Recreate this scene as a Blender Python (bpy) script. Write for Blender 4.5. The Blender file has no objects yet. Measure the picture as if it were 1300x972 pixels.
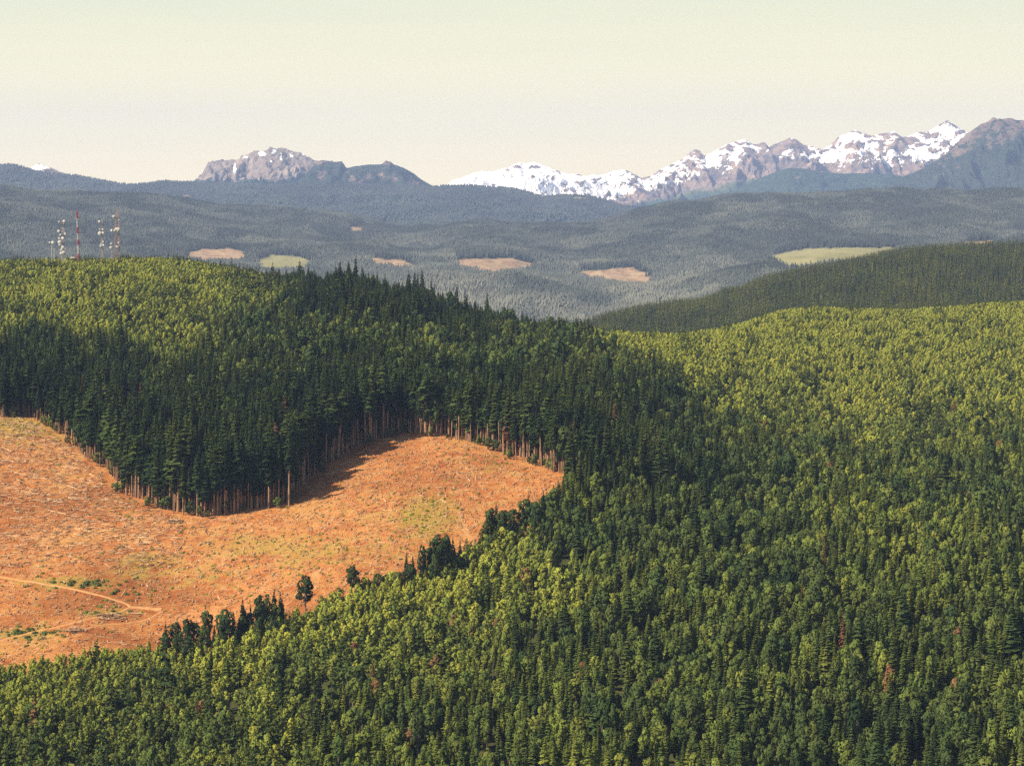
import bpy, bmesh, math, random
import numpy as np
from mathutils import Vector, Matrix

random.seed(7)
rng = np.random.default_rng(11)
SC = bpy.context.scene
COL = SC.collection

# ------------------------------------------------------------------ camera, sky, sun, exposure
F = 3058.0            # focal length in photo pixels (1300 wide)
CAM_Z = 450.0         # metres above the valley datum
HORIZON = 235.0       # photo row of eye level

cam_data = bpy.data.cameras.new('camera')
cam_data.sensor_width = 36.0
cam_data.lens = 36.0 * F / 1300.0
cam_data.shift_y = -(486.0 - HORIZON) / 1300.0
cam_data.clip_start = 1.0
cam_data.clip_end = 200000.0
cam = bpy.data.objects.new('camera', cam_data)
COL.objects.link(cam)
cam.location = (0, 0, CAM_Z)
cam.rotation_euler = (math.radians(90), 0, 0)
SC.camera = cam

SUN_EL = math.radians(44)
SUN_DIR = Vector((-0.93, -0.37, 0)).normalized()            # towards the sun, level
SUN_VEC = Vector((SUN_DIR.x * math.cos(SUN_EL), SUN_DIR.y * math.cos(SUN_EL), math.sin(SUN_EL)))

world = bpy.data.worlds.new('World')
SC.world = world
world.use_nodes = True
wn, wl = world.node_tree.nodes, world.node_tree.links
wn.clear()
w_out = wn.new('ShaderNodeOutputWorld')
w_bg = wn.new('ShaderNodeBackground')
w_sky = wn.new('ShaderNodeTexSky')
w_sky.sky_type = 'NISHITA'
w_sky.sun_disc = False
w_sky.sun_elevation = SUN_EL
w_sky.sun_rotation = math.atan2(SUN_DIR.x, SUN_DIR.y)
w_sky.altitude = 300.0
w_sky.air_density = 1.3
w_sky.dust_density = 3.0
w_sky.ozone_density = 1.0
w_geo = wn.new('ShaderNodeTexCoord')
w_sep = wn.new('ShaderNodeSeparateXYZ')
w_col = wn.new('ShaderNodeValToRGB')                          # cream haze low in the sky, paler and greener higher up
w_col.color_ramp.elements[0].position = 0.0
w_col.color_ramp.elements[0].color = (0.835, 0.685, 0.375, 1)
w_col.color_ramp.elements[1].position = 0.30
w_col.color_ramp.elements[1].color = (0.26, 0.36, 0.48, 1)
_e = w_col.color_ramp.elements.new(0.045); _e.color = (0.673, 0.605, 0.373, 1)
_e = w_col.color_ramp.elements.new(0.085); _e.color = (0.500, 0.520, 0.370, 1)
w_amt = wn.new('ShaderNodeMapRange'); w_amt.interpolation_type = 'SMOOTHSTEP'
w_amt.inputs[1].default_value = 0.10; w_amt.inputs[2].default_value = 0.45; w_amt.inputs[3].default_value = 1.0; w_amt.inputs[4].default_value = 0.0
w_gain = wn.new('ShaderNodeMix'); w_gain.data_type = 'RGBA'; w_gain.blend_type = 'MULTIPLY'; w_gain.inputs[0].default_value = 1.0
w_gain.inputs[7].default_value = (12.3, 12.3, 12.5, 1)
w_mix = wn.new('ShaderNodeMix'); w_mix.data_type = 'RGBA'
wl.new(w_geo.outputs['Generated'], w_sep.inputs[0])
w_map = wn.new('ShaderNodeMapping'); w_map.inputs['Scale'].default_value = (3.0, 3.0, 42.0); w_map.inputs['Rotation'].default_value = (0, math.radians(3.0), 0)
w_noise = wn.new('ShaderNodeTexNoise'); w_noise.inputs['Scale'].default_value = 2.2; w_noise.inputs['Detail'].default_value = 5.0
wl.new(w_geo.outputs['Generated'], w_map.inputs[0]); wl.new(w_map.outputs[0], w_noise.inputs['Vector'])
w_thin = wn.new('ShaderNodeMath'); w_thin.operation = 'MULTIPLY_ADD'; w_thin.inputs[1].default_value = -0.016; w_thin.inputs[2].default_value = 0.008
wl.new(w_noise.outputs['Fac'], w_thin.inputs[0])                # thin uneven haze streaks
w_add = wn.new('ShaderNodeMath'); w_add.operation = 'ADD'
wl.new(w_sep.outputs['Z'], w_add.inputs[0]); wl.new(w_thin.outputs[0], w_add.inputs[1]); wl.new(w_add.outputs[0], w_col.inputs[0])
wl.new(w_sep.outputs['Z'], w_amt.inputs[0])
wl.new(w_col.outputs[0], w_gain.inputs[6])
wl.new(w_amt.outputs[0], w_mix.inputs[0]); wl.new(w_sky.outputs[0], w_mix.inputs[6]); wl.new(w_gain.outputs[2], w_mix.inputs[7])
wl.new(w_mix.outputs[2], w_bg.inputs['Color'])
w_bg.inputs['Strength'].default_value = 0.065
wl.new(w_bg.outputs[0], w_out.inputs['Surface'])

sun_data = bpy.data.lights.new('sun', 'SUN')
sun_data.energy = 5.0
sun_data.angle = math.radians(0.5)
sun_data.color = (1.0, 0.86, 0.64)
sun = bpy.data.objects.new('sun', sun_data)
COL.objects.link(sun)
sun.rotation_euler = (-SUN_VEC).to_track_quat('-Z', 'Y').to_euler()
sun.location = (-600, -300, 1200)

SC.view_settings.view_transform = 'Standard'
SC.view_settings.look = 'None'
SC.view_settings.exposure = 1.1
SC.view_settings.gamma = 1.0
SC.cycles.use_denoising = False
SC.cycles.max_bounces = 4
SC.cycles.diffuse_bounces = 3
SC.cycles.volume_bounces = 0
SC.cycles.transparent_max_bounces = 4

# ------------------------------------------------------------------ helpers
def tag(o, label=None, cat=None, group=None, kind=None):
    if label: o['label'] = label
    if cat: o['category'] = cat
    if group: o['group'] = group
    if kind: o['kind'] = kind
    return o

def link(name, me, mats=None, parent=None):
    o = bpy.data.objects.new(name, me)
    COL.objects.link(o)
    if mats:
        for m in (mats if isinstance(mats, (list, tuple)) else [mats]):
            me.materials.append(m)
    if parent: o.parent = parent
    return o

def mesh_np(name, verts, faces, smooth=False, mat_index=None):
    """verts (n,3), faces (m,k) index array or a list of such arrays"""
    me = bpy.data.meshes.new(name)
    fl = faces if isinstance(faces, list) else [faces]
    verts = np.asarray(verts, np.float32)
    me.vertices.add(len(verts))
    me.vertices.foreach_set('co', verts.ravel())
    loops = np.concatenate([f.ravel() for f in fl]).astype(np.int32)
    starts, base = [], 0
    for f in fl:
        m, k = f.shape
        starts.append(base + np.arange(m) * k); base += m * k
    starts = np.concatenate(starts).astype(np.int32)
    me.loops.add(len(loops))
    me.loops.foreach_set('vertex_index', loops)
    me.polygons.add(len(starts))
    me.polygons.foreach_set('loop_start', starts)
    if smooth:
        me.polygons.foreach_set('use_smooth', np.ones(len(starts), bool))
    if mat_index is not None:
        me.polygons.foreach_set('material_index', np.asarray(mat_index, np.int32))
    me.update(calc_edges=True)
    me.validate(verbose=False)
    return me

def attr_f(me, name, data, domain='POINT'):
    a = me.attributes.new(name, 'FLOAT', domain)
    a.data.foreach_set('value', np.asarray(data, np.float32))

def grid_faces(nr, nc):
    r, c = np.meshgrid(np.arange(nr - 1), np.arange(nc - 1), indexing='ij')
    i = (r * nc + c).ravel()
    return np.stack([i, i + 1, i + nc + 1, i + nc], 1)

# value-gradient noise in numpy
_perm = np.concatenate([np.random.default_rng(3).permutation(512)] * 3)
_ga = np.random.default_rng(4).uniform(0, 2 * np.pi, 512)
_gx, _gy = np.cos(_ga), np.sin(_ga)
def pnoise(x, y):
    xi = np.floor(x).astype(np.int64); yi = np.floor(y).astype(np.int64)
    xf = x - xi; yf = y - yi
    u = xf * xf * xf * (xf * (xf * 6 - 15) + 10); v = yf * yf * yf * (yf * (yf * 6 - 15) + 10)
    def g(ix, iy, dx, dy):
        h = _perm[_perm[ix & 511] + (iy & 511)]
        return _gx[h] * dx + _gy[h] * dy
    a = g(xi, yi, xf, yf); b = g(xi + 1, yi, xf - 1, yf)
    c = g(xi, yi + 1, xf, yf - 1); d = g(xi + 1, yi + 1, xf - 1, yf - 1)
    return (a + u * (b - a)) * (1 - v) + (c + u * (d - c)) * v
def fbm(x, y, oct=4, gain=0.5, lac=2.03):
    s = 0; a = 1.0
    for k in range(oct):
        s = s + a * pnoise(x + 17.3 * k, y - 9.7 * k); x = x * lac; y = y * lac; a *= gain
    return s
def ridged(x, y, oct=4, gain=0.5, lac=2.07):
    s = 0; a = 1.0
    for k in range(oct):
        s = s + a * (1 - 2.2 * np.abs(pnoise(x + 31.1 * k, y + 5.9 * k))); x = x * lac; y = y * lac; a *= gain
    return s
def sstep(a, b, x):
    t = np.clip((x - a) / (b - a), 0, 1)
    return t * t * (3 - 2 * t)

def P(px, py, Y):
    return ((px - 650.0) / F * Y, Y, CAM_Z - (py - HORIZON) / F * Y)
def to_px(X, Y, Z):
    return 650.0 + X / Y * F, HORIZON + (CAM_Z - Z) / Y * F

# ------------------------------------------------------------------ the lie of the land
CTRL = [  # (column, row, distance) of ground seen in the photograph
 (-200,1000,960),(0,990,960),(300,990,960),(650,990,950),(1000,990,950),(1300,990,950),(1500,1000,950),
 (0,905,1090),(300,895,1090),(650,880,1080),(1000,870,1080),(1300,880,1080),(-200,905,1090),(1500,880,1080),
 (-200,860,1190),(0,852,1190),(200,818,1240),(150,770,1290),(0,725,1340),(-200,725,1340),(240,660,1430),(0,600,1510),(0,533,1640),(-200,520,1680),
 (120,590,1540),(370,640,1450),(515,550,1600),(450,680,1370),(440,762,1260),(600,707,1330),(560,620,1450),(640,577,1540),
 (735,612,1460),(350,745,1300),
 (130,520,1730),(0,480,1800),(300,520,1720),(515,475,1780),(450,432,1970),(450,398,2150),(600,436,2100),(700,446,2120),(745,456,2050),
 (0,345,2600),(130,338,2700),(250,343,2650),(330,366,2500),(400,382,2330),(100,420,2100),(250,405,2200),(0,405,2200),(-200,345,2600),(-200,440,2000),
 (800,492,1850),(780,560,1640),(850,560,1690),(900,605,1560),(1000,562,1790),(900,500,1980),
 (1100,480,2180),(1300,560,1800),(1300,470,2200),(800,432,2380),(1000,403,2800),(1300,392,2850),(1500,388,2850),(745,436,2480),(1500,560,1800),
 (900,700,1350),(1100,700,1350),(1300,700,1350),(1500,700,1350),(760,700,1340),(650,765,1240),(900,780,1210),(1100,625,1580),
 (740,429,4300),(850,399,4500),(1000,361,4900),(1150,338,5200),(1300,334,5300),(1500,337,5300),
 (1300,400,3900),(1000,403,4000),(850,412,4100),(1500,400,3900),
 # far side: valley and the hazy hills beyond
 (740,405,7400),(850,385,7400),(600,400,7400),(450,390,7400),(1000,372,7600),(1300,352,8000),(200,372,7400),(0,360,7400),(-200,355,7400),
 (250,334,8300),(330,344,8300),(420,345,8300),(500,344,8300),(580,347,8300),(660,353,8300),(740,362,8300),(830,366,8300),(920,350,8300),(1000,334,8300),(1100,322,8300),(1300,318,8300),(1500,316,8300),(0,325,8300),(-200,325,8300),(130,330,8300),
 (250,342,8850),(330,352,8850),(420,352,8850),(500,350,8850),(580,352,8850),(660,357,8850),(740,368,8850),(830,372,8850),(920,362,8850),(1000,345,8850),(1200,330,8850),(0,330,8850),
 (628,336,9600),(500,333,9500),(360,332,9500),(270,322,9700),(785,351,9300),(1050,322,9500),(1300,311,9600),(900,338,9500),(1500,311,9600),(700,338,9700),
 (0,300,9300),(100,285,10200),(-200,300,9300),
 (470,306,10600),(470,318,11000),(600,303,10700),(560,305,11100),(560,287,12300),(330,270,12300),(200,255,11800),(0,247,11300),(-200,243,11300),(440,278,12500),(700,288,12200),(640,290,12300),(800,270,12300),(920,257,12200),
 (1080,247,12000),(1180,249,12000),(1300,249,12000),(1500,255,12000),(1080,280,10800),(900,290,10800),(1300,280,10800),(720,310,10800),(250,290,10800),
]
CZ = [  # hidden ground, given as (X, Y, height)
 (-700,3200,300),(-400,3300,270),(-100,3100,230),(150,3000,200),(400,3300,232),(800,3300,236),(-900,4300,60),(-400,4500,50),(-50,4300,60),(1100,3250,236),
 (-1500,6000,20),(-700,6000,20),(0,6000,20),(700,6400,40),(1400,6500,60),(2000,6500,60),
 (-4000,14500,150),(-2000,14500,140),(0,14500,130),(2000,14500,160),(4000,14500,160),
]
_pts = np.array([P(*c) for c in CTRL] + [list(c) for c in CZ], float)
def _uv(X, Y):
    return X / Y * 12.0, np.log(Y / 1000.0) * 3.2
_cu, _cv = _uv(_pts[:, 0], _pts[:, 1])
def _phi(r2):
    return 0.5 * r2 * np.log(r2 + 1e-9)
def _solve():
    n = len(_cu)
    K = _phi((_cu[:, None] - _cu) ** 2 + (_cv[:, None] - _cv) ** 2) + np.eye(n) * 0.004
    Pm = np.stack([np.ones(n), _cu, _cv], 1)
    A = np.block([[K, Pm], [Pm.T, np.zeros((3, 3))]])
    return np.linalg.solve(A, np.concatenate([_pts[:, 2], np.zeros(3)]))
_w = _solve()
def base_height(X, Y):
    X = np.asarray(X, float); Y = np.asarray(Y, float)
    sh = X.shape; X = X.ravel(); Y = Y.ravel()
    u, v = _uv(X, Y)
    z = _w[-3] + _w[-2] * u + _w[-1] * v
    for k in range(len(_cu)):
        z = z + _w[k] * _phi((u - _cu[k]) ** 2 + (v - _cv[k]) ** 2)
    return z.reshape(sh)
def height(X, Y):
    X = np.asarray(X, float); Y = np.asarray(Y, float)
    z = base_height(X, Y)
    near = 1 - sstep(2600, 4200, Y)
    far = sstep(5600, 8000, Y)
    z = z + near * (2.2 * fbm(X / 90, Y / 90, 4)) + (1 - near) * (1 - far) * 7 * fbm(X / 260, Y / 260, 4)
    z = z + far * (50 * ridged(X / 950 + 3, Y / 1500, 4, 0.48) - 46)
    return z

_YS = np.exp(np.linspace(math.log(930), math.log(5600), 2600))
def hit(px, py):
    """the ground point seen at a photo pixel"""
    X = (px - 650.0) / F * _YS
    d = height(X, _YS) - (CAM_Z - (py - HORIZON) / F * _YS)
    k = int(np.argmax(d > 0)) if (d > 0).any() else len(_YS) - 1
    return np.array([X[k], _YS[k], height(X[k:k+1], _YS[k:k+1])[0]])
def ground(x, y):
    return float(height(np.array([x]), np.array([y]))[0])

CLEAR_UP = [(-220,515),(-60,525),(0,531),(35,530),(60,541),(90,562),(115,588),(140,602),(152,628),(190,642),(215,651),(245,656),(282,656),(305,651),(335,647),(367,641),
            (378,622),(398,606),(430,582),(470,563),(513,549),(540,554),(580,559),(610,567),(640,578),(680,593),(705,602),(735,609)]
CLEAR_DOWN = [(732,622),(708,640),(690,656),(655,680),(618,690),(598,708),(560,728),(515,742),(470,752),(440,764),(400,788),(360,800),(300,824),(240,838),(190,832),(120,842),(60,852),(0,862),(-60,868),(-220,880)]
CLEAR = np.array([hit(*p)[:2] for p in CLEAR_UP + CLEAR_DOWN])
N_UP = len(CLEAR_UP)
def poly_sd(x, y, poly):
    """signed distance to a polygon (inside positive) and the nearest edge"""
    n = len(poly); best = np.full(x.shape, 1e18); seg = np.zeros(x.shape, int); ins = np.zeros(x.shape, bool)
    for i in range(n):
        a = poly[i]; b = poly[(i + 1) % n]
        ex, ey = b - a
        t = np.clip(((x - a[0]) * ex + (y - a[1]) * ey) / (ex * ex + ey * ey + 1e-12), 0, 1)
        d = (x - a[0] - t * ex) ** 2 + (y - a[1] - t * ey) ** 2
        m = d < best; best = np.where(m, d, best); seg = np.where(m, i, seg)
        c = (a[1] > y) != (b[1] > y)
        with np.errstate(divide='ignore', invalid='ignore'):
            ins ^= c & (x < (b[0] - a[0]) * (y - a[1]) / (b[1] - a[1]) + a[0])
    d = np.sqrt(best)
    return np.where(ins, d, -d), seg
def clear_sd(x, y):
    x = np.asarray(x, float); y = np.asarray(y, float)
    d, s = poly_sd(x, y, CLEAR)
    return d + 4.5 * fbm(x / 16, y / 16, 3), s

# ------------------------------------------------------------------ materials
class NT:
    def __init__(self, name):
        self.m = bpy.data.materials.new(name); self.m.use_nodes = True
        self.t = self.m.node_tree; self.n = self.t.nodes; self.l = self.t.links; self.n.clear()
        self.out = self.n.new('ShaderNodeOutputMaterial')
    def new(self, t, **k):
        x = self.n.new(t)
        for a, b in k.items(): setattr(x, a, b)
        return x
    def lk(self, a, b): self.l.new(a, b)
    def attr(self, name, t='GEOMETRY'):
        return self.new('ShaderNodeAttribute', attribute_name=name, attribute_type=t).outputs['Fac']
    def math(self, op, a, b=None, c=None, clamp=False):
        x = self.new('ShaderNodeMath', operation=op); x.use_clamp = clamp
        for i, v in enumerate((a, b, c)):
            if v is None: continue
            if isinstance(v, (int, float)): x.inputs[i].default_value = v
            else: self.lk(v, x.inputs[i])
        return x.outputs[0]
    def noise(self, scale, detail=4, rough=0.55, vec=None, dist=0.0):
        x = self.new('ShaderNodeTexNoise'); x.inputs['Scale'].default_value = scale
        x.inputs['Detail'].default_value = detail; x.inputs['Roughness'].default_value = rough; x.inputs['Distortion'].default_value = dist
        if vec is not None: self.lk(vec, x.inputs['Vector'])
        return x.outputs['Fac']
    def pos(self, scale=(1, 1, 1), rot=(0, 0, 0)):
        g = self.new('ShaderNodeNewGeometry')
        m = self.new('ShaderNodeMapping'); m.inputs['Scale'].default_value = scale; m.inputs['Rotation'].default_value = rot
        self.lk(g.outputs['Position'], m.inputs['Vector'])
        return m.outputs[0]
    def ramp(self, fac, stops, interp='LINEAR'):
        r = self.new('ShaderNodeValToRGB'); cr = r.color_ramp; cr.interpolation = interp
        cr.elements[0].position = stops[0][0]; cr.elements[0].color = (*stops[0][1], 1)
        cr.elements[1].position = stops[-1][0]; cr.elements[1].color = (*stops[-1][1], 1)
        for p, c in stops[1:-1]:
            e = cr.elements.new(p); e.color = (*c, 1)
        self.lk(fac, r.inputs[0]); return r.outputs[0]
    def step(self, v, a, b):
        x = self.new('ShaderNodeMapRange'); x.interpolation_type = 'SMOOTHSTEP'
        x.inputs[1].default_value = a; x.inputs[2].default_value = b
        self.lk(v, x.inputs[0]); return x.outputs[0]
    def mix(self, f, a, b, mode='MIX'):
        x = self.new('ShaderNodeMix', data_type='RGBA', blend_type=mode)
        for i, v in ((0, f), (6, a), (7, b)):
            if isinstance(v, (int, float)): x.inputs[i].default_value = v
            elif isinstance(v, tuple): x.inputs[i].default_value = (*v, 1)
            else: self.lk(v, x.inputs[i])
        return x.outputs[2]
    def bsdf(self, col, rough=0.9, spec=0.2, normal=None, metallic=0.0):
        b = self.new('ShaderNodeBsdfPrincipled')
        if isinstance(col, tuple): b.inputs['Base Color'].default_value = (*col, 1)
        else: self.lk(col, b.inputs['Base Color'])
        if isinstance(rough, (int, float)): b.inputs['Roughness'].default_value = rough
        else: self.lk(rough, b.inputs['Roughness'])
        b.inputs['Specular IOR Level'].default_value = spec; b.inputs['Metallic'].default_value = metallic
        if normal is not None: self.lk(normal, b.inputs['Normal'])
        self.lk(b.outputs[0], self.out.inputs['Surface']); return b
    def diffuse(self, col, normal=None):
        b = self.new('ShaderNodeBsdfDiffuse')
        if isinstance(col, tuple): b.inputs['Color'].default_value = (*col, 1)
        else: self.lk(col, b.inputs['Color'])
        if normal is not None: self.lk(normal, b.inputs['Normal'])
        self.lk(b.outputs[0], self.out.inputs['Surface']); return b
    def bump(self, h, strength=0.5, dist=1.0):
        b = self.new('ShaderNodeBump'); b.inputs['Strength'].default_value = strength; b.inputs['Distance'].default_value = dist
        self.lk(h, b.inputs['Height']); return b.outputs[0]

LEAF_STOPS = [(0.0, (0.014, 0.028, 0.014)), (0.2, (0.036, 0.056, 0.020)), (0.45, (0.082, 0.108, 0.026)), (0.7, (0.155, 0.178, 0.032)),
              (0.86, (0.235, 0.252, 0.040)), (0.93, (0.14, 0.09, 0.035)), (1.0, (0.185, 0.080, 0.046))]
FAR_STOPS = [(0.0, (0.030, 0.036, 0.032)), (0.3, (0.062, 0.070, 0.060)), (0.65, (0.118, 0.122, 0.098)), (1.0, (0.17, 0.165, 0.10))]  # greyed foliage, part of the valley haze put into its colour
def leaf_material(name, trans=0.16, far=False):
    t = NT(name)
    oi = t.new('ShaderNodeObjectInfo')
    sep = t.new('ShaderNodeSeparateColor'); t.lk(oi.outputs['Color'], sep.inputs[0])
    own = t.math('MULTIPLY', sep.outputs[0], t.math('SUBTRACT', 1.0, sep.outputs[2]))     # single trees carry their tint as object colour
    f = t.math('ADD', t.math('ADD', t.attr('tint', 'INSTANCER'), t.attr('ftint')), own if not far else 0.0)
    f = t.math('ADD', f, 0.0, clamp=True)
    col = t.ramp(f, FAR_STOPS if far else LEAF_STOPS)
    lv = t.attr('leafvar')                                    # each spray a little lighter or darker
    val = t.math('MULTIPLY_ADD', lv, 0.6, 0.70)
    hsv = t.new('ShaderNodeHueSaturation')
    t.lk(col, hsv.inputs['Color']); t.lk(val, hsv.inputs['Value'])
    hue = t.math('MULTIPLY_ADD', oi.outputs['Random'], 0.03, 0.485); t.lk(hue, hsv.inputs['Hue'])
    d = t.new('ShaderNodeBsdfDiffuse'); t.lk(hsv.outputs[0], d.inputs['Color'])
    if trans:
        tr = t.new('ShaderNodeBsdfTranslucent'); t.lk(hsv.outputs[0], tr.inputs['Color'])
        mx = t.new('ShaderNodeMixShader'); mx.inputs[0].default_value = trans
        t.lk(d.outputs[0], mx.inputs[1]); t.lk(tr.outputs[0], mx.inputs[2])
        t.lk(mx.outputs[0], t.out.inputs['Surface'])
    else:
        t.lk(d.outputs[0], t.out.inputs['Surface'])
    return t.m
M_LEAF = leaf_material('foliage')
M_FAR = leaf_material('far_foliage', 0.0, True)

def bark_material(name, a, b):
    t = NT(name)
    n = t.noise(1.0, 4, 0.6, t.pos((0.9, 0.9, 0.25)))
    t.bsdf(t.ramp(n, [(0.3, a), (0.7, b)]), 0.95, 0.1); return t.m
M_BARK = bark_material('fir_bark', (0.09, 0.056, 0.036), (0.36, 0.225, 0.135))
M_BARK2 = bark_material('alder_bark', (0.10, 0.08, 0.065), (0.24, 0.20, 0.16))
M_LOG = bark_material('dry_timber', (0.28, 0.165, 0.09), (0.60, 0.42, 0.26))
M_STUMP = bark_material('stump_wood', (0.10, 0.06, 0.035), (0.36, 0.20, 0.11))

def forest_floor_material():
    t = NT('forest_floor')
    n = t.noise(0.06, 5, 0.6, t.pos()); n2 = t.noise(0.7, 3, 0.6, t.pos())
    c = t.ramp(n, [(0.3, (0.030, 0.030, 0.014)), (0.55, (0.042, 0.052, 0.018)), (0.75, (0.070, 0.060, 0.025))])
    c = t.mix(t.step(n2, 0.5, 0.75), c, (0.055, 0.040, 0.022))
    t.diffuse(c, t.bump(n2, 0.8, 0.6)); return t.m
M_FLOOR = forest_floor_material()

def clear_material():
    t = NT('logged_ground')
    big = t.noise(0.012, 5, 0.6, t.pos()); mid = t.noise(0.07, 6, 0.65, t.pos(), 0.6)
    strk = t.noise(0.30, 6, 0.7, t.pos((0.45, 1.6, 1.0), (0, 0, math.radians(28))), 0.8)
    strk2 = t.noise(0.55, 4, 0.7, t.pos((1.7, 0.4, 1.0), (0, 0, math.radians(-12))), 0.5)
    fine = t.noise(1.6, 4, 0.7, t.pos())
    c = t.ramp(mid, [(0.28, (0.22, 0.062, 0.020)), (0.45, (0.39, 0.140, 0.042)), (0.58, (0.45, 0.200, 0.062)), (0.74, (0.50, 0.265, 0.105))])
    c = t.mix(t.step(strk, 0.47, 0.66), c, (0.48, 0.275, 0.135))                       # pale slash
    c = t.mix(t.math('MULTIPLY', t.step(strk2, 0.52, 0.68), 0.75), c, (0.17, 0.052, 0.018))     # rust-red bark and soil
    skid = t.noise(0.09, 5, 0.62, t.pos((1.5, 0.28, 1.0), (0, 0, math.radians(-24))), 1.2)
    c = t.mix(t.math('MULTIPLY', t.step(skid, 0.56, 0.68), 0.55), c, (0.50, 0.30, 0.14)); c = t.mix(t.math('MULTIPLY', t.step(skid, 0.44, 0.34), 0.5), c, (0.22, 0.070, 0.024))
    grass = t.math('MULTIPLY', t.step(t.math('ADD', t.attr('grass'), t.math('MULTIPLY', t.math('SUBTRACT', mid, 0.5), 1.6)), 0.25, 0.75), t.step(fine, 0.34, 0.60))
    c = t.mix(t.math('MULTIPLY', t.step(big, 0.50, 0.66), 0.55), c, (0.20, 0.062, 0.020)); c = t.mix(t.math('MULTIPLY', t.step(big, 0.48, 0.34), 0.5), c, (0.46, 0.26, 0.085))
    c = t.mix(grass, c, t.mix(fine, (0.17, 0.15, 0.030), (0.43, 0.33, 0.075)))
    c = t.mix(t.math('MULTIPLY', t.step(fine, 0.60, 0.72), 0.7), c, (0.58, 0.39, 0.25))
    c = t.mix(t.math('MULTIPLY', t.step(fine, 0.40, 0.28), 0.8), c, (0.10, 0.058, 0.028))
    h = t.math('ADD', t.math('MULTIPLY', strk, 1.0), t.math('MULTIPLY', fine, 0.7))
    t.diffuse(c, t.bump(h, 1.0, 1.6)); return t.m
M_CLEAR = clear_material()
def road_material():
    t = NT('dirt_road'); n = t.noise(0.4, 5, 0.65, t.pos())
    t.diffuse(t.ramp(n, [(0.3, (0.30, 0.150, 0.058)), (0.7, (0.42, 0.235, 0.105))]), t.bump(n, 0.5, 0.4)); return t.m
M_ROAD = road_material()

def hill_material():                                         # hazy wooded hills: forest floor with old cut blocks
    t = NT('hill_ground')
    n = t.noise(0.02, 5, 0.65, t.pos()); n2 = t.noise(0.0025, 4, 0.6, t.pos())
    c = t.ramp(n, [(0.3, (0.040, 0.046, 0.040)), (0.7, (0.080, 0.086, 0.066))])
    c = t.mix(t.math('MULTIPLY', t.step(n2, 0.45, 0.62), 0.5), c, (0.088, 0.095, 0.055))
    cut = t.ramp(t.noise(0.025, 6, 0.75, t.pos()), [(0.38, (0.17, 0.10, 0.065)), (0.5, (0.26, 0.175, 0.11)), (0.62, (0.25, 0.215, 0.125))])
    green = t.mix(t.noise(0.01, 4, 0.6, t.pos()), (0.13, 0.14, 0.055), (0.22, 0.19, 0.095))
    c = t.mix(t.attr('cut'), c, cut); c = t.mix(t.attr('meadow'), c, green)
    t.diffuse(c, t.bump(n, 0.6, 8)); return t.m
M_HILL = hill_material()

def mountain_material(name, rock, rock2, wood, scale=1.0):
    t = NT(name)
    n = t.noise(0.004 * scale, 8, 0.68, t.pos()); n2 = t.noise(0.0012 * scale, 6, 0.62, t.pos((1, 1, 2.5)), 0.4)
    speck = t.noise(0.010 * scale, 5, 0.75, t.pos((0.7, 0.7, 1.5)))
    c = t.ramp(n2, [(0.33, rock), (0.62, rock2)])
    c = t.mix(t.math('MULTIPLY', t.step(n, 0.52, 0.40), 0.6), c, tuple(v * 0.45 for v in rock))
    w = t.step(t.math('ADD', t.attr('wood'), t.math('MULTIPLY', t.math('SUBTRACT', n, 0.5), 2.4)), 0.42, 0.58)
    wc = t.ramp(speck, [(0.35, tuple(v * 0.55 for v in wood)), (0.65, tuple(v * 1.4 for v in wood))])
    wc = t.mix(t.attr('alp'), wc, t.ramp(n, [(0.4, (0.09, 0.12, 0.04)), (0.62, (0.26, 0.21, 0.11))]))
    c = t.mix(w, c, wc)
    s = t.step(t.math('ADD', t.attr('snow'), t.math('MULTIPLY', t.math('SUBTRACT', t.math('MULTIPLY_ADD', speck, 0.45, t.math('MULTIPLY', n, 0.55)), 0.5), 2.3)), 0.46, 0.54)
    c = t.mix(s, c, (0.93, 0.91, 0.90))
    t.diffuse(c, t.bump(n, 0.9, 60 / scale)); return t.m
M_B = mountain_material('wooded_ridge', (0.20, 0.15, 0.11), (0.26, 0.19, 0.14), (0.026, 0.042, 0.026), 2.2)
M_C = mountain_material('crag_rock', (0.13, 0.11, 0.10), (0.27, 0.215, 0.175), (0.026, 0.040, 0.026), 1.6)
M_D = mountain_material('snowy_rock', (0.09, 0.085, 0.09), (0.27, 0.185, 0.135), (0.030, 0.055, 0.036), 1.9)
M_E = mountain_material('dark_crag', (0.065, 0.060, 0.058), (0.21, 0.145, 0.11), (0.026, 0.036, 0.028), 2.2)

def paint(name, col, rough=0.5, metallic=0.0):
    t = NT(name); n = t.noise(1.5, 4, 0.6, t.pos())
    t.bsdf(t.ramp(n, [(0.3, tuple(v * 0.82 for v in col)), (0.65, col)]), rough, 0.4, None, metallic); return t.m
M_WHITE = paint('white_paint', (0.50, 0.48, 0.46)); M_RED = paint('red_paint', (0.40, 0.055, 0.055))
M_STEEL = paint('galvanised_steel', (0.42, 0.37, 0.34), 0.5, 0.2); M_RUST = paint('reddish_steel', (0.36, 0.225, 0.18))
M_DARK = paint('dark_enclosure', (0.10, 0.085, 0.10)); M_ROOF = paint('shed_roof', (0.70, 0.60, 0.50))

# ------------------------------------------------------------------ ground, hills
def polar_mesh(name, s0, s1, ns, y0, y1, ny, zfun, mat, smooth=True):
    s = np.linspace(s0, s1, ns); y = np.exp(np.linspace(math.log(y0), math.log(y1), ny))
    Yg, Sg = np.meshgrid(y, s, indexing='ij'); Xg = Sg * Yg
    Zg = zfun(Xg, Yg)
    me = mesh_np(name, np.stack([Xg, Yg, Zg], -1).reshape(-1, 3), grid_faces(ny, ns), smooth)
    return link(name, me, mat), Xg.ravel(), Yg.ravel(), Zg.ravel()

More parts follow.
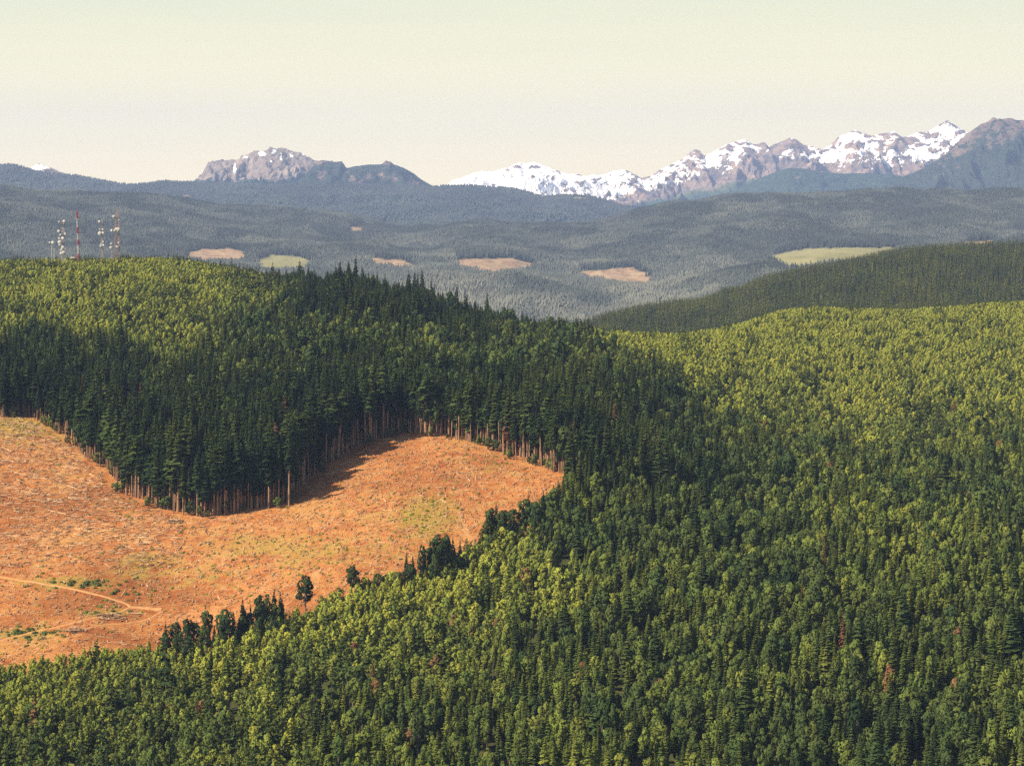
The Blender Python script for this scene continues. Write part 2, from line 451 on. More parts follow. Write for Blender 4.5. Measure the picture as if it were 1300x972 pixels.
def z_hillside(X, Y):
    z = height(X, Y)
    sd, _ = clear_sd(X, Y)
    return z - 3.0 * sstep(-16, -4, sd)
o, *_ = polar_mesh('hillside', -0.34, 0.34, 340, 880, 5900, 260, z_hillside, M_FLOOR)
tag(o, 'near wooded hillside with the forest floor under the trees', None, None, 'structure')

CUTS = [[(240,320),(262,316),(290,316),(311,321),(305,330),(260,331),(236,329)], [(473,328),(500,330),(520,333),(525,340),(500,338),(480,335)],
        [(581,330),(610,328),(650,328),(680,336),(655,343),(628,346),(600,340),(582,338)], [(733,346),(780,341),(803,339),(824,350),(828,361),(800,360),(770,355)],
        [(445,289),(458,286),(458,292),(447,293)],[(1222,308),(1262,305),(1264,310),(1230,312)]]
MEADOWS = [[(328,331),(345,324),(367,324),(386,328),(400,331),(384,339),(345,341),(330,338)], [(980,326),(1005,318),(1030,315),(1140,314),(1140,325),(1000,338)]]
def px_masks(X, Y, Z):
    px, py = to_px(X, Y, Z)
    px = px + 7 * pnoise(X / 60, Y / 60) + 4 * pnoise(X / 22, Y / 40); py = py + 2.4 * pnoise(X / 55 + 9, Y / 110) + 1.2 * pnoise(X / 19, Y / 50)
    cut = np.zeros(X.shape); mead = np.zeros(X.shape)
    for p in CUTS:
        sd, _ = poly_sd(px, py, np.array(p, float)); cut = np.maximum(cut, sstep(-0.6, 0.6, sd))
    for p in MEADOWS:
        sd, _ = poly_sd(px, py, np.array(p, float)); mead = np.maximum(mead, sstep(-0.6, 0.6, sd))
    return cut, mead
o, hx, hy, hz = polar_mesh('hazy_hills', -0.29, 0.29, 420, 5900, 15500, 300, height, M_HILL)
cut_v, mead_v = px_masks(hx, hy, hz)
attr_f(o.data, 'cut', cut_v); attr_f(o.data, 'meadow', mead_v)
tag(o, 'hazy wooded hills beyond the valley with tan cut blocks', None, None, 'structure')

# the logged slope, with fine relief
gx0, gx1 = CLEAR[:, 0].min() - 12, CLEAR[:, 0].max() + 12
gy0, gy1 = CLEAR[:, 1].min() - 12, CLEAR[:, 1].max() + 12
ROAD_LINES = [
    [(-190,708),(-80,722),(0,733),(40,739),(90,748),(130,757),(158,766),(166,771)],
    [(166,771),(150,778),(120,785),(80,795),(30,806),(-60,822),(-180,846)],
    [(166,771),(185,773),(205,774)],
    [(205,777),(180,789),(130,794),(108,800)],
]
def catmull(pts, n):
    pts = [np.array(p, float) for p in pts]; pts = [2 * pts[0] - pts[1]] + pts + [2 * pts[-1] - pts[-2]]
    out = []
    for i in range(1, len(pts) - 2):
        for k in range(n):
            t = k / n; p0, p1, p2, p3 = pts[i-1:i+3]
            out.append(0.5 * (2*p1 + (p2-p0)*t + (2*p0-5*p1+4*p2-p3)*t*t + (3*p1-p0-3*p2+p3)*t**3))
    out.append(pts[-2]); return np.array(out)
ROADS = [catmull([hit(*p)[:2] for p in l], 10) for l in ROAD_LINES]
ROAD_W = [1.6, 1.2, 3.0, 0.9]
def road_dist(x, y):
    best = np.full(x.shape, 1e9)
    for R, w in zip(ROADS, ROAD_W):
        for a, b in zip(R[:-1], R[1:]):
            e = b - a; t = np.clip(((x-a[0])*e[0] + (y-a[1])*e[1]) / (e @ e + 1e-9), 0, 1)
            best = np.minimum(best, np.hypot(x-a[0]-t*e[0], y-a[1]-t*e[1]) - w)
    return best
def z_clear(x, y, rd=None):
    z = height(x, y)
    rel = 0.55 * fbm(x / 7, y / 7, 4, 0.6) + 0.5 * ridged((x * 0.88 + y * 0.47) / 9, (y * 0.88 - x * 0.47) / 26, 3) - 0.4
    if rd is None: rd = road_dist(x, y)
    k = sstep(0.5, 5, rd)
    sd, _ = clear_sd(x, y)
    return z + rel * k * sstep(-2, 8, sd) + 0.25 - 2.6 * sstep(-12, -20, sd)
STEP = 1.7
cx = np.arange(gx0, gx1, STEP); cy = np.arange(gy0, gy1, STEP)
Xc, Yc = np.meshgrid(cx, cy); xf, yf = Xc.ravel(), Yc.ravel()
sd, _ = clear_sd(xf, yf)
keep_v = (sd > -20) & (np.abs(xf) < 0.2126 * yf + 100)
rd = np.full(xf.shape, 99.0); rd[keep_v] = road_dist(xf[keep_v], yf[keep_v])
zf = np.zeros(xf.shape); zf[keep_v] = z_clear(xf[keep_v], yf[keep_v], rd[keep_v])
fc = grid_faces(len(cy), len(cx)); fc = fc[keep_v[fc].all(1)]
used = np.unique(fc); remap = np.zeros(len(xf), int); remap[used] = np.arange(len(used))
me = mesh_np('clear_cut_slope', np.stack([xf, yf, zf], 1)[used], remap[fc], True)
cpx, cpy = to_px(xf[used], yf[used], zf[used])
g = np.zeros(len(used))
for (gx, gy, rx, ry, a) in [(540,655,45,34,1.0),(395,700,150,28,.6),(20,545,70,22,.75),(190,720,60,30,.6),(90,740,70,9,1.0),(30,805,50,10,1.0),(135,778,35,9,.9),(470,640,60,30,.4),(330,690,90,18,.6),(620,600,70,16,.35),(250,735,80,22,.5),(640,640,50,20,.3)]:
    g = np.maximum(g, a * np.exp(-((cpx - gx) / rx) ** 2 - ((cpy - gy) / ry) ** 2))
attr_f(me, 'grass', g)
o = link('clear_cut_slope', me, M_CLEAR)
tag(o, 'orange logged slope littered with slash between the forest edges', None, None, 'structure')

for R, w, lab in zip(ROADS, ROAD_W, ['pale dirt logging road running in from the left edge of the slope', 'lower dirt track curving back left from the road end', 'short bare turning place at the end of the logging road', 'narrow dirt track below the turning place beside the slash piles']):
    T = np.gradient(R, axis=0); T /= np.linalg.norm(T, axis=1)[:, None]; Nn = np.stack([-T[:, 1], T[:, 0]], 1)
    rows = []
    for k, off in enumerate((-1.0, -0.5, 0, 0.5, 1.0)):
        wob = 1 + 0.75 * pnoise(R[:, 0] / 4 + k, R[:, 1] / 4)
        p = R + Nn * (w * off * wob)[:, None]
        z = z_clear(p[:, 0], p[:, 1]) + (0.16 if abs(off) < 1 else -0.25) - (0.07 if abs(off) == 0.5 else 0)
        rows.append(np.column_stack([p, z]))
    o = link('dirt_road', mesh_np('dirt_road', np.concatenate(rows), grid_faces(5, len(R)), True), M_ROAD)
    tag(o, lab, None, None, 'structure')

# wide valley ground under everything out to the horizon
gn = 40
gxs = np.linspace(-16900, 16900, gn); gys = np.linspace(-1400, 30200, gn)
GX, GY = np.meshgrid(gxs, gys)
o = link('valley_ground', mesh_np('valley_ground', np.stack([GX, GY, np.zeros_like(GX) - 30], -1).reshape(-1, 3), grid_faces(gn, gn)), M_HILL)
tag(o, 'low valley ground reaching to the foot of the mountains', None, None, 'structure')

# ------------------------------------------------------------------ far ridges and mountains
def skyline(pts, Y):
    a = np.array([P(px, py, Y) for px, py in pts]); return a[:, 0], a[:, 2]
def mountain(name, label, pts, Y, depth, foot, nx, ny, mat, amp, spur, conc=1.0, crest_noise=0.0, fun=None, back=0.5, seed=0.0, step=0):
    X0, Z0 = skyline(pts, Y)
    xs = np.linspace(X0[0], X0[-1], nx)
    t = np.concatenate([np.linspace(1, 0, ny) ** 1.25, -np.linspace(0, back, max(6, ny // 6))[1:]])
    Xg, Tg = np.meshgrid(xs, t)
    Yg = Y - Tg * depth
    warp = spur * 0.5 * pnoise(Xg / (spur * 2.2) + seed, Tg * 1.6 + seed) * np.clip(np.abs(Tg), 0, 1)
    H = np.interp(Xg + warp, X0, Z0)
    at = np.clip(np.abs(Tg) / np.where(Tg < 0, back, 1), 0, 1)
    fall = (1 - at) ** conc
    Zg = foot + (H - foot) * fall
    m = np.clip(at * 4, 0, 1) * np.clip((1 - at) * 3.0, 0, 1)
    r = ridged(Xg / spur + 0.4 * pnoise(Xg / spur, Tg * 3) + seed, Yg / (spur * 2.6) + seed, 5, 0.52)
    Zg = Zg + amp * np.minimum(r - 1.75, 0.1) * m + crest_noise * fbm(Xg / (spur * 0.22) + seed, Yg / (spur * 0.22), 4, 0.6) * (1 - np.clip(at, 0, 1) * 0.4)
    me = mesh_np(name, np.stack([Xg, Yg, Zg], -1).reshape(-1, 3), grid_faces(len(t), nx), True)
    gz_y, gz_x = np.gradient(Zg); dx = xs[1] - xs[0]; dy = np.gradient(Yg, axis=0)
    slope = np.hypot(gz_x / dx, gz_y / np.where(np.abs(dy) < 1e-6, 1, dy))
    px, py = to_px(Xg, Yg, Zg)
    at_ = fun(px, py, Zg, slope, r, at) if fun else {}
    for k in ('snow', 'wood', 'alp'):
        attr_f(me, k, np.broadcast_to(at_.get(k, 0.0), Zg.shape).ravel())
    o = link(name, me, mat); tag(o, label, 'mountain', None, 'structure')
    return o, Xg, Yg, Zg, px, py

def blob(px, py, L):
    b = np.zeros(px.shape)
    for (x, y, rx, ry, a) in L: b = np.maximum(b, a * np.exp(-((px - x) / rx) ** 2 - ((py - y) / ry) ** 2))
    return b
B_SKY = [(-220,205),(-100,208),(0,211),(20,210),(45,218),(70,221),(100,224),(125,228),(150,235),(175,235),(210,231),(250,233),(330,235),(400,234),(480,236),(555,238),(600,236),(650,240),(690,250),(715,249),(745,248),(775,257),(800,263),(815,270),(860,285),(930,310)]
def f_b(px, py, Z, sl, r, at):
    return {'wood': 0.98 - 0.62 * blob(px, py, [(20,232,14,4,.8),(100,243,10,6,.9),(88,248,22,4,.7),(127,237,7,4,.8),(190,253,7,4,1),(235,250,14,6,.8),(222,248,5,4,.8),(60,222,20,3,.7),(205,244,9,3,.7),(300,241,6,3,.5),(735,251,14,3,1.0),(10,238,20,3,.6)]),
            'snow': blob(px, py, [(52,212,7,3.5,.95),(72,221,10,2.5,.8),(95,224,12,2,.85)]) - 0.1}
B_sky = [(p, q) for p, q in B_SKY]
mtB = mountain('wooded_ridge', 'long dark blue wooded ridge below the crags', B_sky, 18500, 5200, 40, 620, 70, M_B, 90, 900, 0.85, 10, f_b, 0.5, 1.7)
SN_SKY = [(20,218),(40,213),(48,208),(56,209),(66,214),(78,219),(92,222),(108,224),(125,229),(145,236)]
mountain('snowy_knoll', 'small snow-tipped knoll peeping over the ridge near the left edge', SN_SKY, 19800, 1500, 300, 90, 24, M_C, 40, 400, 0.9, 12,
         lambda px, py, Z, sl, r, at: {'snow': 0.35 + 0.5 * blob(px, py, [(50,212,9,4,1),(95,224,16,3,1)]) - 0.15 * (sl > .9), 'wood': sstep(218, 228, py)}, 0.5, 3.1)
C1_SKY = [(210,240),(240,236),(250,227),(258,220),(264,208),(272,204),(282,201),(292,203),(300,204),(306,198),(316,195),(325,192),(334,191),(343,187),(352,190),(360,188),(372,192),(382,195),(390,199),(402,203),(415,205),(430,206),(445,214),(470,226),(500,238)]
def f_c1(px, py, Z, sl, r, at):
    return {'wood': sstep(222, 234, py + 6 * sstep(330, 420, px)) * 0.9,
            'snow': 0.05 + 0.75 * blob(px, py, [(333,196,6,4,1),(348,193,5,5,1),(357,199,3,7,1),(370,197,3,5,.9),(298,214,3,8,.9),(312,200,5,3,.8),(347,205,5,3,.8),(278,204,4,2,.6),(385,196,4,2,.7)])}
mountain('craggy_mountain', 'broad craggy mountain with snow patches on its flat top', C1_SKY, 22000, 2300, 250, 300, 90, M_C, 150, 260, 1.7, 24, f_c1, 0.5, 5.3)
C2_SKY = [(370,240),(395,214),(402,206),(410,203),(425,206),(434,205),(438,212),(441,213),(452,211),(466,209),(480,209),(486,208),(490,204),(496,205),(500,209),(512,213),(525,220),(538,230),(552,237),(575,246)]
mountain('round_mountain', 'dark round-backed mountain with a rock knob right of the craggy one', C2_SKY, 20600, 2000, 300, 240, 60, M_E, 70, 420, 0.75, 7,
         lambda px, py, Z, sl, r, at: {'wood': 0.80 - 0.6 * blob(px, py, [(447,226,5,5,1),(460,231,5,3,.9),(485,222,6,4,.9),(500,228,6,4,1),(525,233,9,3,1),(492,206,5,4,1),(408,222,6,7,.9),(435,209,4,6,.8),(405,206,9,4,.8),(468,224,4,5,.7)])}, 0.5, 8.9)
D_SKY = [(480,262),(540,246),(560,239),(575,229),(590,224),(600,221),(612,217),(622,219),(632,216),(645,213),(652,209),(660,207),(668,208),(680,206),(690,210),(700,214),(712,218),(722,221),(734,221),(745,225),(752,221),(758,223),(768,221),(780,218),(790,216),(800,218),(806,222),(815,226),(826,224),(838,216),(850,210),(860,205),(868,201),(876,194),(882,190),(888,191),(894,198),(902,194),(912,190),(922,184),(935,180),(946,177),(955,182),(962,183),(971,180),(976,188),(984,183),(992,180),(1002,175),(1010,177),(1020,184),(1032,187),(1045,190),(1055,183),(1064,174),(1074,170),(1085,166),(1096,169),(1106,173),(1116,171),(1126,169),(1136,167),(1146,174),(1156,172),(1166,168),(1178,167),(1188,162),(1196,156),(1203,153),(1210,157),(1218,162),(1228,168),(1245,180),(1275,188),(1320,182),(1400,190),(1500,200)]
def f_d(px, py, Z, sl, r, at):
    depth_below = py - np.interp(px, [p for p, _ in D_SKY], [q for _, q in D_SKY])
    line = np.interp(px, [560, 760, 800, 870, 950, 1000, 1060, 1140, 1230], [262, 256, 248, 232, 214, 206, 214, 213, 205])
    n1 = fbm(px / 13 + py / 30, py / 7 + 5, 3, .6); n2 = fbm((px + 1.6 * py) / 26, (py - .5 * px) / 9, 3, .6)
    s = 0.37 - 0.40 * sstep(-9, 9, py - line + 10 * n1) + 0.42 * n1 + 0.30 * n2 + 0.14 * sstep(1.5, .8, r)
    s = s + 0.24 * sstep(850, 760, px) - 0.35 * blob(px, py, [(882,196,9,6,1),(1004,182,22,9,1.1),(970,208,22,18,1.1),(1150,182,16,8,.5),(660,212,12,4,.7),(1085,186,10,4,.4),(742,230,9,6,.4)])
    s = s + 0.3 * blob(px, py, [(935,190,12,6,1),(905,202,30,9,.8),(1080,176,18,6,1),(1055,198,28,9,.9),(1170,195,28,9,1),(945,221,9,5,.9),(1205,168,10,6,.8),(620,228,50,9,1),(830,232,30,6,.7)])
    return {'snow': s, 'wood': sstep(4, 20, py - line) * sstep(560, 760, px) * (0.95 - 0.6 * blob(px, py, [(960,215,26,16,1),(900,236,20,9,.8),(840,248,16,5,.8)])),
            'alp': blob(px, py, [(900,228,30,12,.9),(935,216,14,14,.8),(850,244,24,6,.8)])}
mountain('snowy_range', 'long jagged range of peaks covered in melting snow', D_SKY, 27500, 4200, 250, 900, 150, M_D, 210, 430, 1.12, 13, f_d, 0.35, 2.2)
D2_SKY = [(820,275),(860,262),(900,252),(935,240),(960,228),(985,218),(1000,213),(1020,214),(1045,219),(1075,221),(1100,219),(1130,221),(1160,226),(1200,232),(1260,240)]
mountain('foothill_ridge', 'blue wooded foothill below the snowy range', D2_SKY, 23600, 2600, 200, 260, 60, M_B, 120, 700, 0.8, 10,
         lambda px, py, Z, sl, r, at: {'wood': 0.95 - 0.45 * blob(px, py, [(880,258,10,5,1),(1110,232,12,5,.6),(1010,226,10,3,.5)])}, 0.5, 4.4)
E_SKY = [(1060,262),(1100,246),(1120,236),(1140,228),(1160,219),(1172,214),(1182,208),(1192,203),(1200,196),(1207,188),(1216,180),(1224,173),(1232,167),(1240,162),(1247,157),(1254,155),(1260,150),(1268,151),(1276,151),(1284,150),(1292,153),(1300,153),(1312,156),(1330,166),(1360,178),(1420,190),(1500,215)]
def f_e(px, py, Z, sl, r, at):
    return {'wood': 0.40 + sstep(172, 235, py + 16 * sstep(1180, 1300, px) + 14 * (r - 1.2)) * 0.62 - 0.3 * blob(px, py, [(1130,238,14,8,1),(1195,225,14,22,.8),(1245,205,12,12,.5)]), 'snow': -0.2 + 0 * px}
mountain('dark_mountain', 'dark rocky mountain rising at the right edge of the range', E_SKY, 20500, 3300, 250, 330, 110, M_E, 220, 380, 1.15, 13, f_e, 0.5, 6.6)

# ------------------------------------------------------------------ trees
class MB:
    def __init__(self): self.v = []; self.f = []; self.m = []; self.a = []; self.nn = []
    def face(self, pts, m=0, a=0.5, n=None):
        """a leaf or spray; n is the way the foliage round it faces"""
        pts = [tuple(float(c) for c in p) for p in pts]
        p, q, r = (Vector(pts[k]) for k in (0, 1, 2)); g = (q - p).cross(r - p)
        g = g.normalized() if g.length > 1e-9 else Vector((0, 0, 1))
        if n is None: n = g
        n = Vector(n).normalized()
        if g.dot(n) < 0: pts = pts[::-1]; g = -g
        n = (n * 0.75 + g * 0.35).normalized()
        i = len(self.v); self.v += pts; self.f.append(tuple(range(i, i + len(pts)))); self.m.append(m); self.a += [a] * len(pts); self.nn += [tuple(n)] * len(pts)
    def tube(self, pts, rad, n=5, m=0):
        i = len(self.v)
        for p, r in zip(pts, rad):
            for k in range(n):
                a = 2 * math.pi * k / n
                self.v.append((p[0] + r * math.cos(a), p[1] + r * math.sin(a), p[2])); self.a.append(0.5); self.nn.append((math.cos(a), math.sin(a), 0.0))
        for j in range(len(pts) - 1):
            for k in range(n):
                k2 = (k + 1) % n
                self.f.append((i + j*n + k, i + j*n + k2, i + (j+1)*n + k2, i + (j+1)*n + k)); self.m.append(m)
    def mesh(self, name, mats, smooth=False):
        me = bpy.data.meshes.new(name); me.from_pydata(self.v, [], self.f)
        me.polygons.foreach_set('material_index', self.m)
        attr_f(me, 'leafvar', self.a)
        me.polygons.foreach_set('use_smooth', [True] * len(self.f))
        for m in mats: me.materials.append(m)
        me.update(); me.normals_split_custom_set_from_vertices(self.nn); return me
    def merged(self, other, shift):
        r = MB(); r.v = self.v + other.v; n = len(self.v)
        r.f = self.f + [tuple(i + n for i in f) for f in other.f]; r.m = self.m + [k + shift for k in other.m]; r.a = self.a + other.a; r.nn = self.nn + other.nn
        return r

def fir(R, H=30.0, rad=3.1, base=0.3, lv=24, per=7, ragged=0.25, fork=0.85):
    crown, trunk = MB(), MB()
    trunk.tube([(0, 0, -1.5), (0, 0, H*base*1.05), (0.05, 0, H*(base + .12)), (0, 0.05, H*0.97)], [0.0145*H, 0.0115*H, 0.0045*H, 0.01], 6)
    if base > 0.25:                                           # dead snag branches on the bare bole
        for k in range(10):
            z = H * R.uniform(0.12, base); a = R.uniform(0, 6.28); l = R.uniform(0.6, 1.8)
            c, s = math.cos(a), math.sin(a)
            trunk.face([(0.2*c, 0.2*s, z), (l*c - .06*s, l*s + .06*c, z - .2), (l*c + .06*s, l*s - .06*c, z - .25)])
    for i in range(lv):
        t = i / (lv - 1); z = H * (base + (1 - base) * (t ** 0.92)) * 0.985
        prof = (1 - t) ** fork * (0.72 + 0.28 * min(1, t * 5)) + 0.03
        n = max(4, int(per * (1 - 0.35 * t)))
        off = R.uniform(0, 6.28); lvl_ = R.uniform(.82, 1.15)
        for k in range(n):
            if R.random() < 0.06: continue
            a = off + 6.283 * k / n + R.uniform(-0.3, 0.3)
            l = rad * prof * R.uniform(1 - ragged, 1 + ragged) * lvl_; w = (0.30 * l + 0.28) * R.uniform(.8, 1.25)
            c, s = math.cos(a), math.sin(a); dz = R.uniform(-0.42, -0.10) * l
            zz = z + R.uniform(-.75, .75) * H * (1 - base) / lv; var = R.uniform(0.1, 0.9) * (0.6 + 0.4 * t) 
            m_ = 0.55 * l; lift = 0.14 * l
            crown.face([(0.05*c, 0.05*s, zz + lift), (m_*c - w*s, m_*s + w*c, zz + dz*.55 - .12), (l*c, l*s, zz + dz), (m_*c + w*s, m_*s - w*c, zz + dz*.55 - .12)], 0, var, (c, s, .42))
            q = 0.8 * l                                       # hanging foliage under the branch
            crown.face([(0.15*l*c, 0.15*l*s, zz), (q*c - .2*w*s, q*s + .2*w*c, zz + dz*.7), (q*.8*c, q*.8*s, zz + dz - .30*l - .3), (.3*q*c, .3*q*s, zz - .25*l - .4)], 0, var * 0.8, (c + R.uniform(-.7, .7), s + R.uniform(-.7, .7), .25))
    return crown, trunk

def leafy(R, H=16.0, rad=4.2, lobes=9, leaves=70, base=0.35, size=0.62, tall=1.0):
    crown, trunk = MB(), MB()
    lean = (R.uniform(-.5, .5), R.uniform(-.5, .5))
    trunk.tube([(0, 0, -1), (lean[0]*.4, lean[1]*.4, H*.35), (lean[0], lean[1], H*.75)], [0.30, 0.22, 0.08], 6)
    cz = H * (base + 1) / 2; ch = H * (1 - base) / 2
    for i in range(lobes):
        a = 2.4 * i + R.uniform(-.5, .5); t = (i + 0.5) / lobes
        zc = cz - ch * 0.72 + 1.50 * ch * t
        spread = rad * 0.66 * math.sqrt(max(0.03, 1 - ((zc - cz) / (ch * 1.08)) ** 2)) * R.uniform(.6, 1.15) * (0.25 if i == lobes - 1 else 1)
        c0 = np.array([spread * math.cos(a) + lean[0], spread * math.sin(a) + lean[1], zc])
        lr = rad * R.uniform(.36, .52); lh = lr * R.uniform(.75, 1.05) * tall
        trunk.tube([(lean[0]*.5, lean[1]*.5, H*base*R.uniform(.7, 1.1)), tuple(c0 * [.5, .5, 1] - [0, 0, lh*.5]), tuple(c0)], [.11, .08, .03], 3)
        lvar = R.uniform(-.18, .18)
        for k in range(leaves):
            d = np.array([R.gauss(0, 1), R.gauss(0, 1), R.gauss(0.25, 1)]); d /= np.linalg.norm(d) + 1e-9
            rr = R.uniform(.55, 1.0) ** .6
            p = c0 + d * [lr * rr, lr * rr, lh * rr]
            nrm = d + np.array([R.gauss(0, .55), R.gauss(0, .55), R.gauss(.2, .5)]); nrm /= np.linalg.norm(nrm) + 1e-9
            u = np.cross(nrm, [0.3, 0.2, 1.0]); u /= np.linalg.norm(u) + 1e-9; v = np.cross(nrm, u)
            s = size * R.uniform(.6, 1.3); q = R.uniform(0, 3.14); cu, su = math.cos(q), math.sin(q)
            u, v = u * cu + v * su, v * cu - u * su
            crown.face([p - u*s, p - v*s*.7 + nrm*.06, p + u*s, p + v*s*.7 - nrm*.1], 0, min(1, max(0, R.uniform(.15, .85) + lvar)), d * .8 + (c0 - np.array([lean[0], lean[1], cz - ch*.3])) / rad * .8)
    return crown, trunk

R = random.Random(21)
def family(name, builds, bark):
    """meshes of each variant: (crown, trunk, both)"""
    out = []
    for i, (c, t) in enumerate(builds):
        out.append((c.mesh(name + '_crown', [M_LEAF]), t.mesh(name + '_trunk', [bark], True), c.merged(t, 1).mesh(name, [M_LEAF, bark])))
    return out
FIR = family('fir_tree', [fir(R, 30, R.uniform(2.8, 3.7), R.uniform(.16, .32), 26, 8) for _ in range(5)], M_BARK)
EDGE = family('edge_fir', [fir(R, 30, R.uniform(2.5, 3.3), b_, 20, 7, .38, .62) for b_ in (.26, .34, .40, .46, .52, .57, .62)], M_BARK)
YOUNG = family('young_fir', [fir(R, 12, R.uniform(2.2, 2.8), .06, 11, 6, .25, .8) for _ in range(4)], M_BARK)
BROAD = family('broadleaf_tree', [leafy(R, 16, R.uniform(3.4, 4.4), 9, 75, .30, .60, R.uniform(.95, 1.25)) for _ in range(6)], M_BARK2)
SMALLB = family('small_broadleaf', [leafy(R, 10, R.uniform(2.5, 3.2), 6, 45, .16, .60, R.uniform(1., 1.35)) for _ in range(5)], M_BARK2)
LOWF = family('distant_fir', [fir(R, 24, R.uniform(2.6, 3.2), .10, 11, 7, .3, .85) for _ in range(4)], M_BARK)
KINDS_T = [('fir', FIR, 30.0), ('edge', EDGE, 30.0), ('young', YOUNG, 12.0), ('broad', BROAD, 16.0), ('smallb', SMALLB, 10.0), ('lowf', LOWF, 24.0)]
KI = {k[0]: i for i, k in enumerate(KINDS_T)}

# what grows where: (column, row, share of conifers, tint, height, spacing)
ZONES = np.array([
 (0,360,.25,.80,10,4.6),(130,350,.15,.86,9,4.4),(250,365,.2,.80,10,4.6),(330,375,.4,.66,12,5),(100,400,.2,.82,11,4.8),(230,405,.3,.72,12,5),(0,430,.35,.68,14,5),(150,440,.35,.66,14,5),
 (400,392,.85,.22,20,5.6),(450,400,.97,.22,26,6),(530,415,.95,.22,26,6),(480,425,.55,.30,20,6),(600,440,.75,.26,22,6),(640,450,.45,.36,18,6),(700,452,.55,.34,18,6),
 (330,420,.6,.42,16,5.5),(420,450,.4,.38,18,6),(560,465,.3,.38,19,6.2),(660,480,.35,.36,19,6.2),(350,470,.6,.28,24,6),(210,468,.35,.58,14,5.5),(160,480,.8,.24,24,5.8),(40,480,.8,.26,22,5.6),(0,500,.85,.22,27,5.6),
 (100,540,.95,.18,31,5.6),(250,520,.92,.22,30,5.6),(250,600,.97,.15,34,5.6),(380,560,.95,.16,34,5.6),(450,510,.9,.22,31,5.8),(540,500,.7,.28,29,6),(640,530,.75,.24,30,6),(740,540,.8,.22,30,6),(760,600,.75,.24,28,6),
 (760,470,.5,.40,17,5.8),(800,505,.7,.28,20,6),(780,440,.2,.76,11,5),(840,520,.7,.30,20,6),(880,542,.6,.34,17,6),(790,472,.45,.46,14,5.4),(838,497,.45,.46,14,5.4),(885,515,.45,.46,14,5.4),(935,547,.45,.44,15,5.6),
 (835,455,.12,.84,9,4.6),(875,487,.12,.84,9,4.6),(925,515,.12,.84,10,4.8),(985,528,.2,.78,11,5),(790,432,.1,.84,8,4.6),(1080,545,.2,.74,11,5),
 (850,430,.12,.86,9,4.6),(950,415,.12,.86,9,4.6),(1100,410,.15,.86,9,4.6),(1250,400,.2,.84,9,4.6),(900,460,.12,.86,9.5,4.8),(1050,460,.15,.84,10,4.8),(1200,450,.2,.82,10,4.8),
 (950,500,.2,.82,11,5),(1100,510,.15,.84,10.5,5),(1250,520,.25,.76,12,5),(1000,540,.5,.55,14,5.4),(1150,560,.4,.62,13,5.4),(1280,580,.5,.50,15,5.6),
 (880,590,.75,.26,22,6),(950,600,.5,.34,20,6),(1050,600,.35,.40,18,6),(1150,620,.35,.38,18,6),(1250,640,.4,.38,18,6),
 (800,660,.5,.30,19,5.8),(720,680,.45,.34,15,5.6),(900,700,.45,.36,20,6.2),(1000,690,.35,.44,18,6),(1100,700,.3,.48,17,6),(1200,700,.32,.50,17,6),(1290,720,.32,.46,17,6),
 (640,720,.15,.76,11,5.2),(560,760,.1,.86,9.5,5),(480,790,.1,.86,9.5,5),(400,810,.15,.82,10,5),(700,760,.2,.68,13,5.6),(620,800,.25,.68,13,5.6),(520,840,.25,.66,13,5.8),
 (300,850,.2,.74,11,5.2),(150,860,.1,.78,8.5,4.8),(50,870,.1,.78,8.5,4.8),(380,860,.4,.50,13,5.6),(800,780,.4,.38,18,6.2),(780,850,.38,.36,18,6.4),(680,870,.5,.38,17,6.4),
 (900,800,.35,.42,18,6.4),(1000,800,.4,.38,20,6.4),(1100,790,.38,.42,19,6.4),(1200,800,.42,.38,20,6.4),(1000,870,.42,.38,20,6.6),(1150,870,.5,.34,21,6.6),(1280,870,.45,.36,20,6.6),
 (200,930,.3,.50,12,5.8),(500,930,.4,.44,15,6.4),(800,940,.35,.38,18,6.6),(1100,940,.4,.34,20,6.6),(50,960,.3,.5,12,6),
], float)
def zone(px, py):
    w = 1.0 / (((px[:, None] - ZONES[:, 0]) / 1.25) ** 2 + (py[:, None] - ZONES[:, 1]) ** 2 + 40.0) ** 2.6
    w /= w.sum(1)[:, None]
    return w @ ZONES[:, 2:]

def jitter(x0, x1, y0, y1, s, amt=0.46):
    nx = int((x1 - x0) / s); ny = int((y1 - y0) / (s * 0.87))
    i, j = np.meshgrid(np.arange(nx), np.arange(ny))
    x = x0 + (i + 0.5 * (j % 2)) * s + rng.uniform(-amt, amt, i.shape) * s
    y = y0 + j * s * 0.87 + rng.uniform(-amt, amt, i.shape) * s
    return x.ravel(), y.ravel()

SMAX = 0.243
trees = []   # arrays: x y z h kind tint variant rot wide
def add_trees(x, y, h, kind, tint, wide, z=None):
    n = len(x)
    if z is None: z = height(x, y)
    trees.append(np.stack([x, y, z, h, kind, tint, rng.integers(0, 1000, n), rng.uniform(0, 6.283, n), wide], 1))

# near woods, thinned from a fine lattice to the spacing of each zone
BASE = 3.3
x, y = jitter(-760, 760, 915, 3050, BASE)
m = (np.abs(x) < 0.2126 * y + 85); x, y = x[m], y[m]
z = height(x, y); px, py = to_px(x, y, z)
zz = zone(px + 42 * fbm(x / 75 + 7, y / 110, 4, .6), py + 20 * fbm(x / 60, y / 120 + 3, 4, .6))     # stands mingle along ragged borders
sd, seg = clear_sd(x, y)
rim_up = (seg < N_UP - 1)
sp = zz[:, 3] * np.where(zz[:, 2] < 14, .76, .76)
keep = rng.random(len(x)) < np.clip((BASE / sp) ** 2 * 1.05, 0, 1)
gap = fbm(x / 19 + 5, y / 19, 3)
keep &= (sd < -1.0) & ((gap > -0.13) | (sd > -30))
keep &= ~((y > 2500) & (x < 100) & (y > 3000))
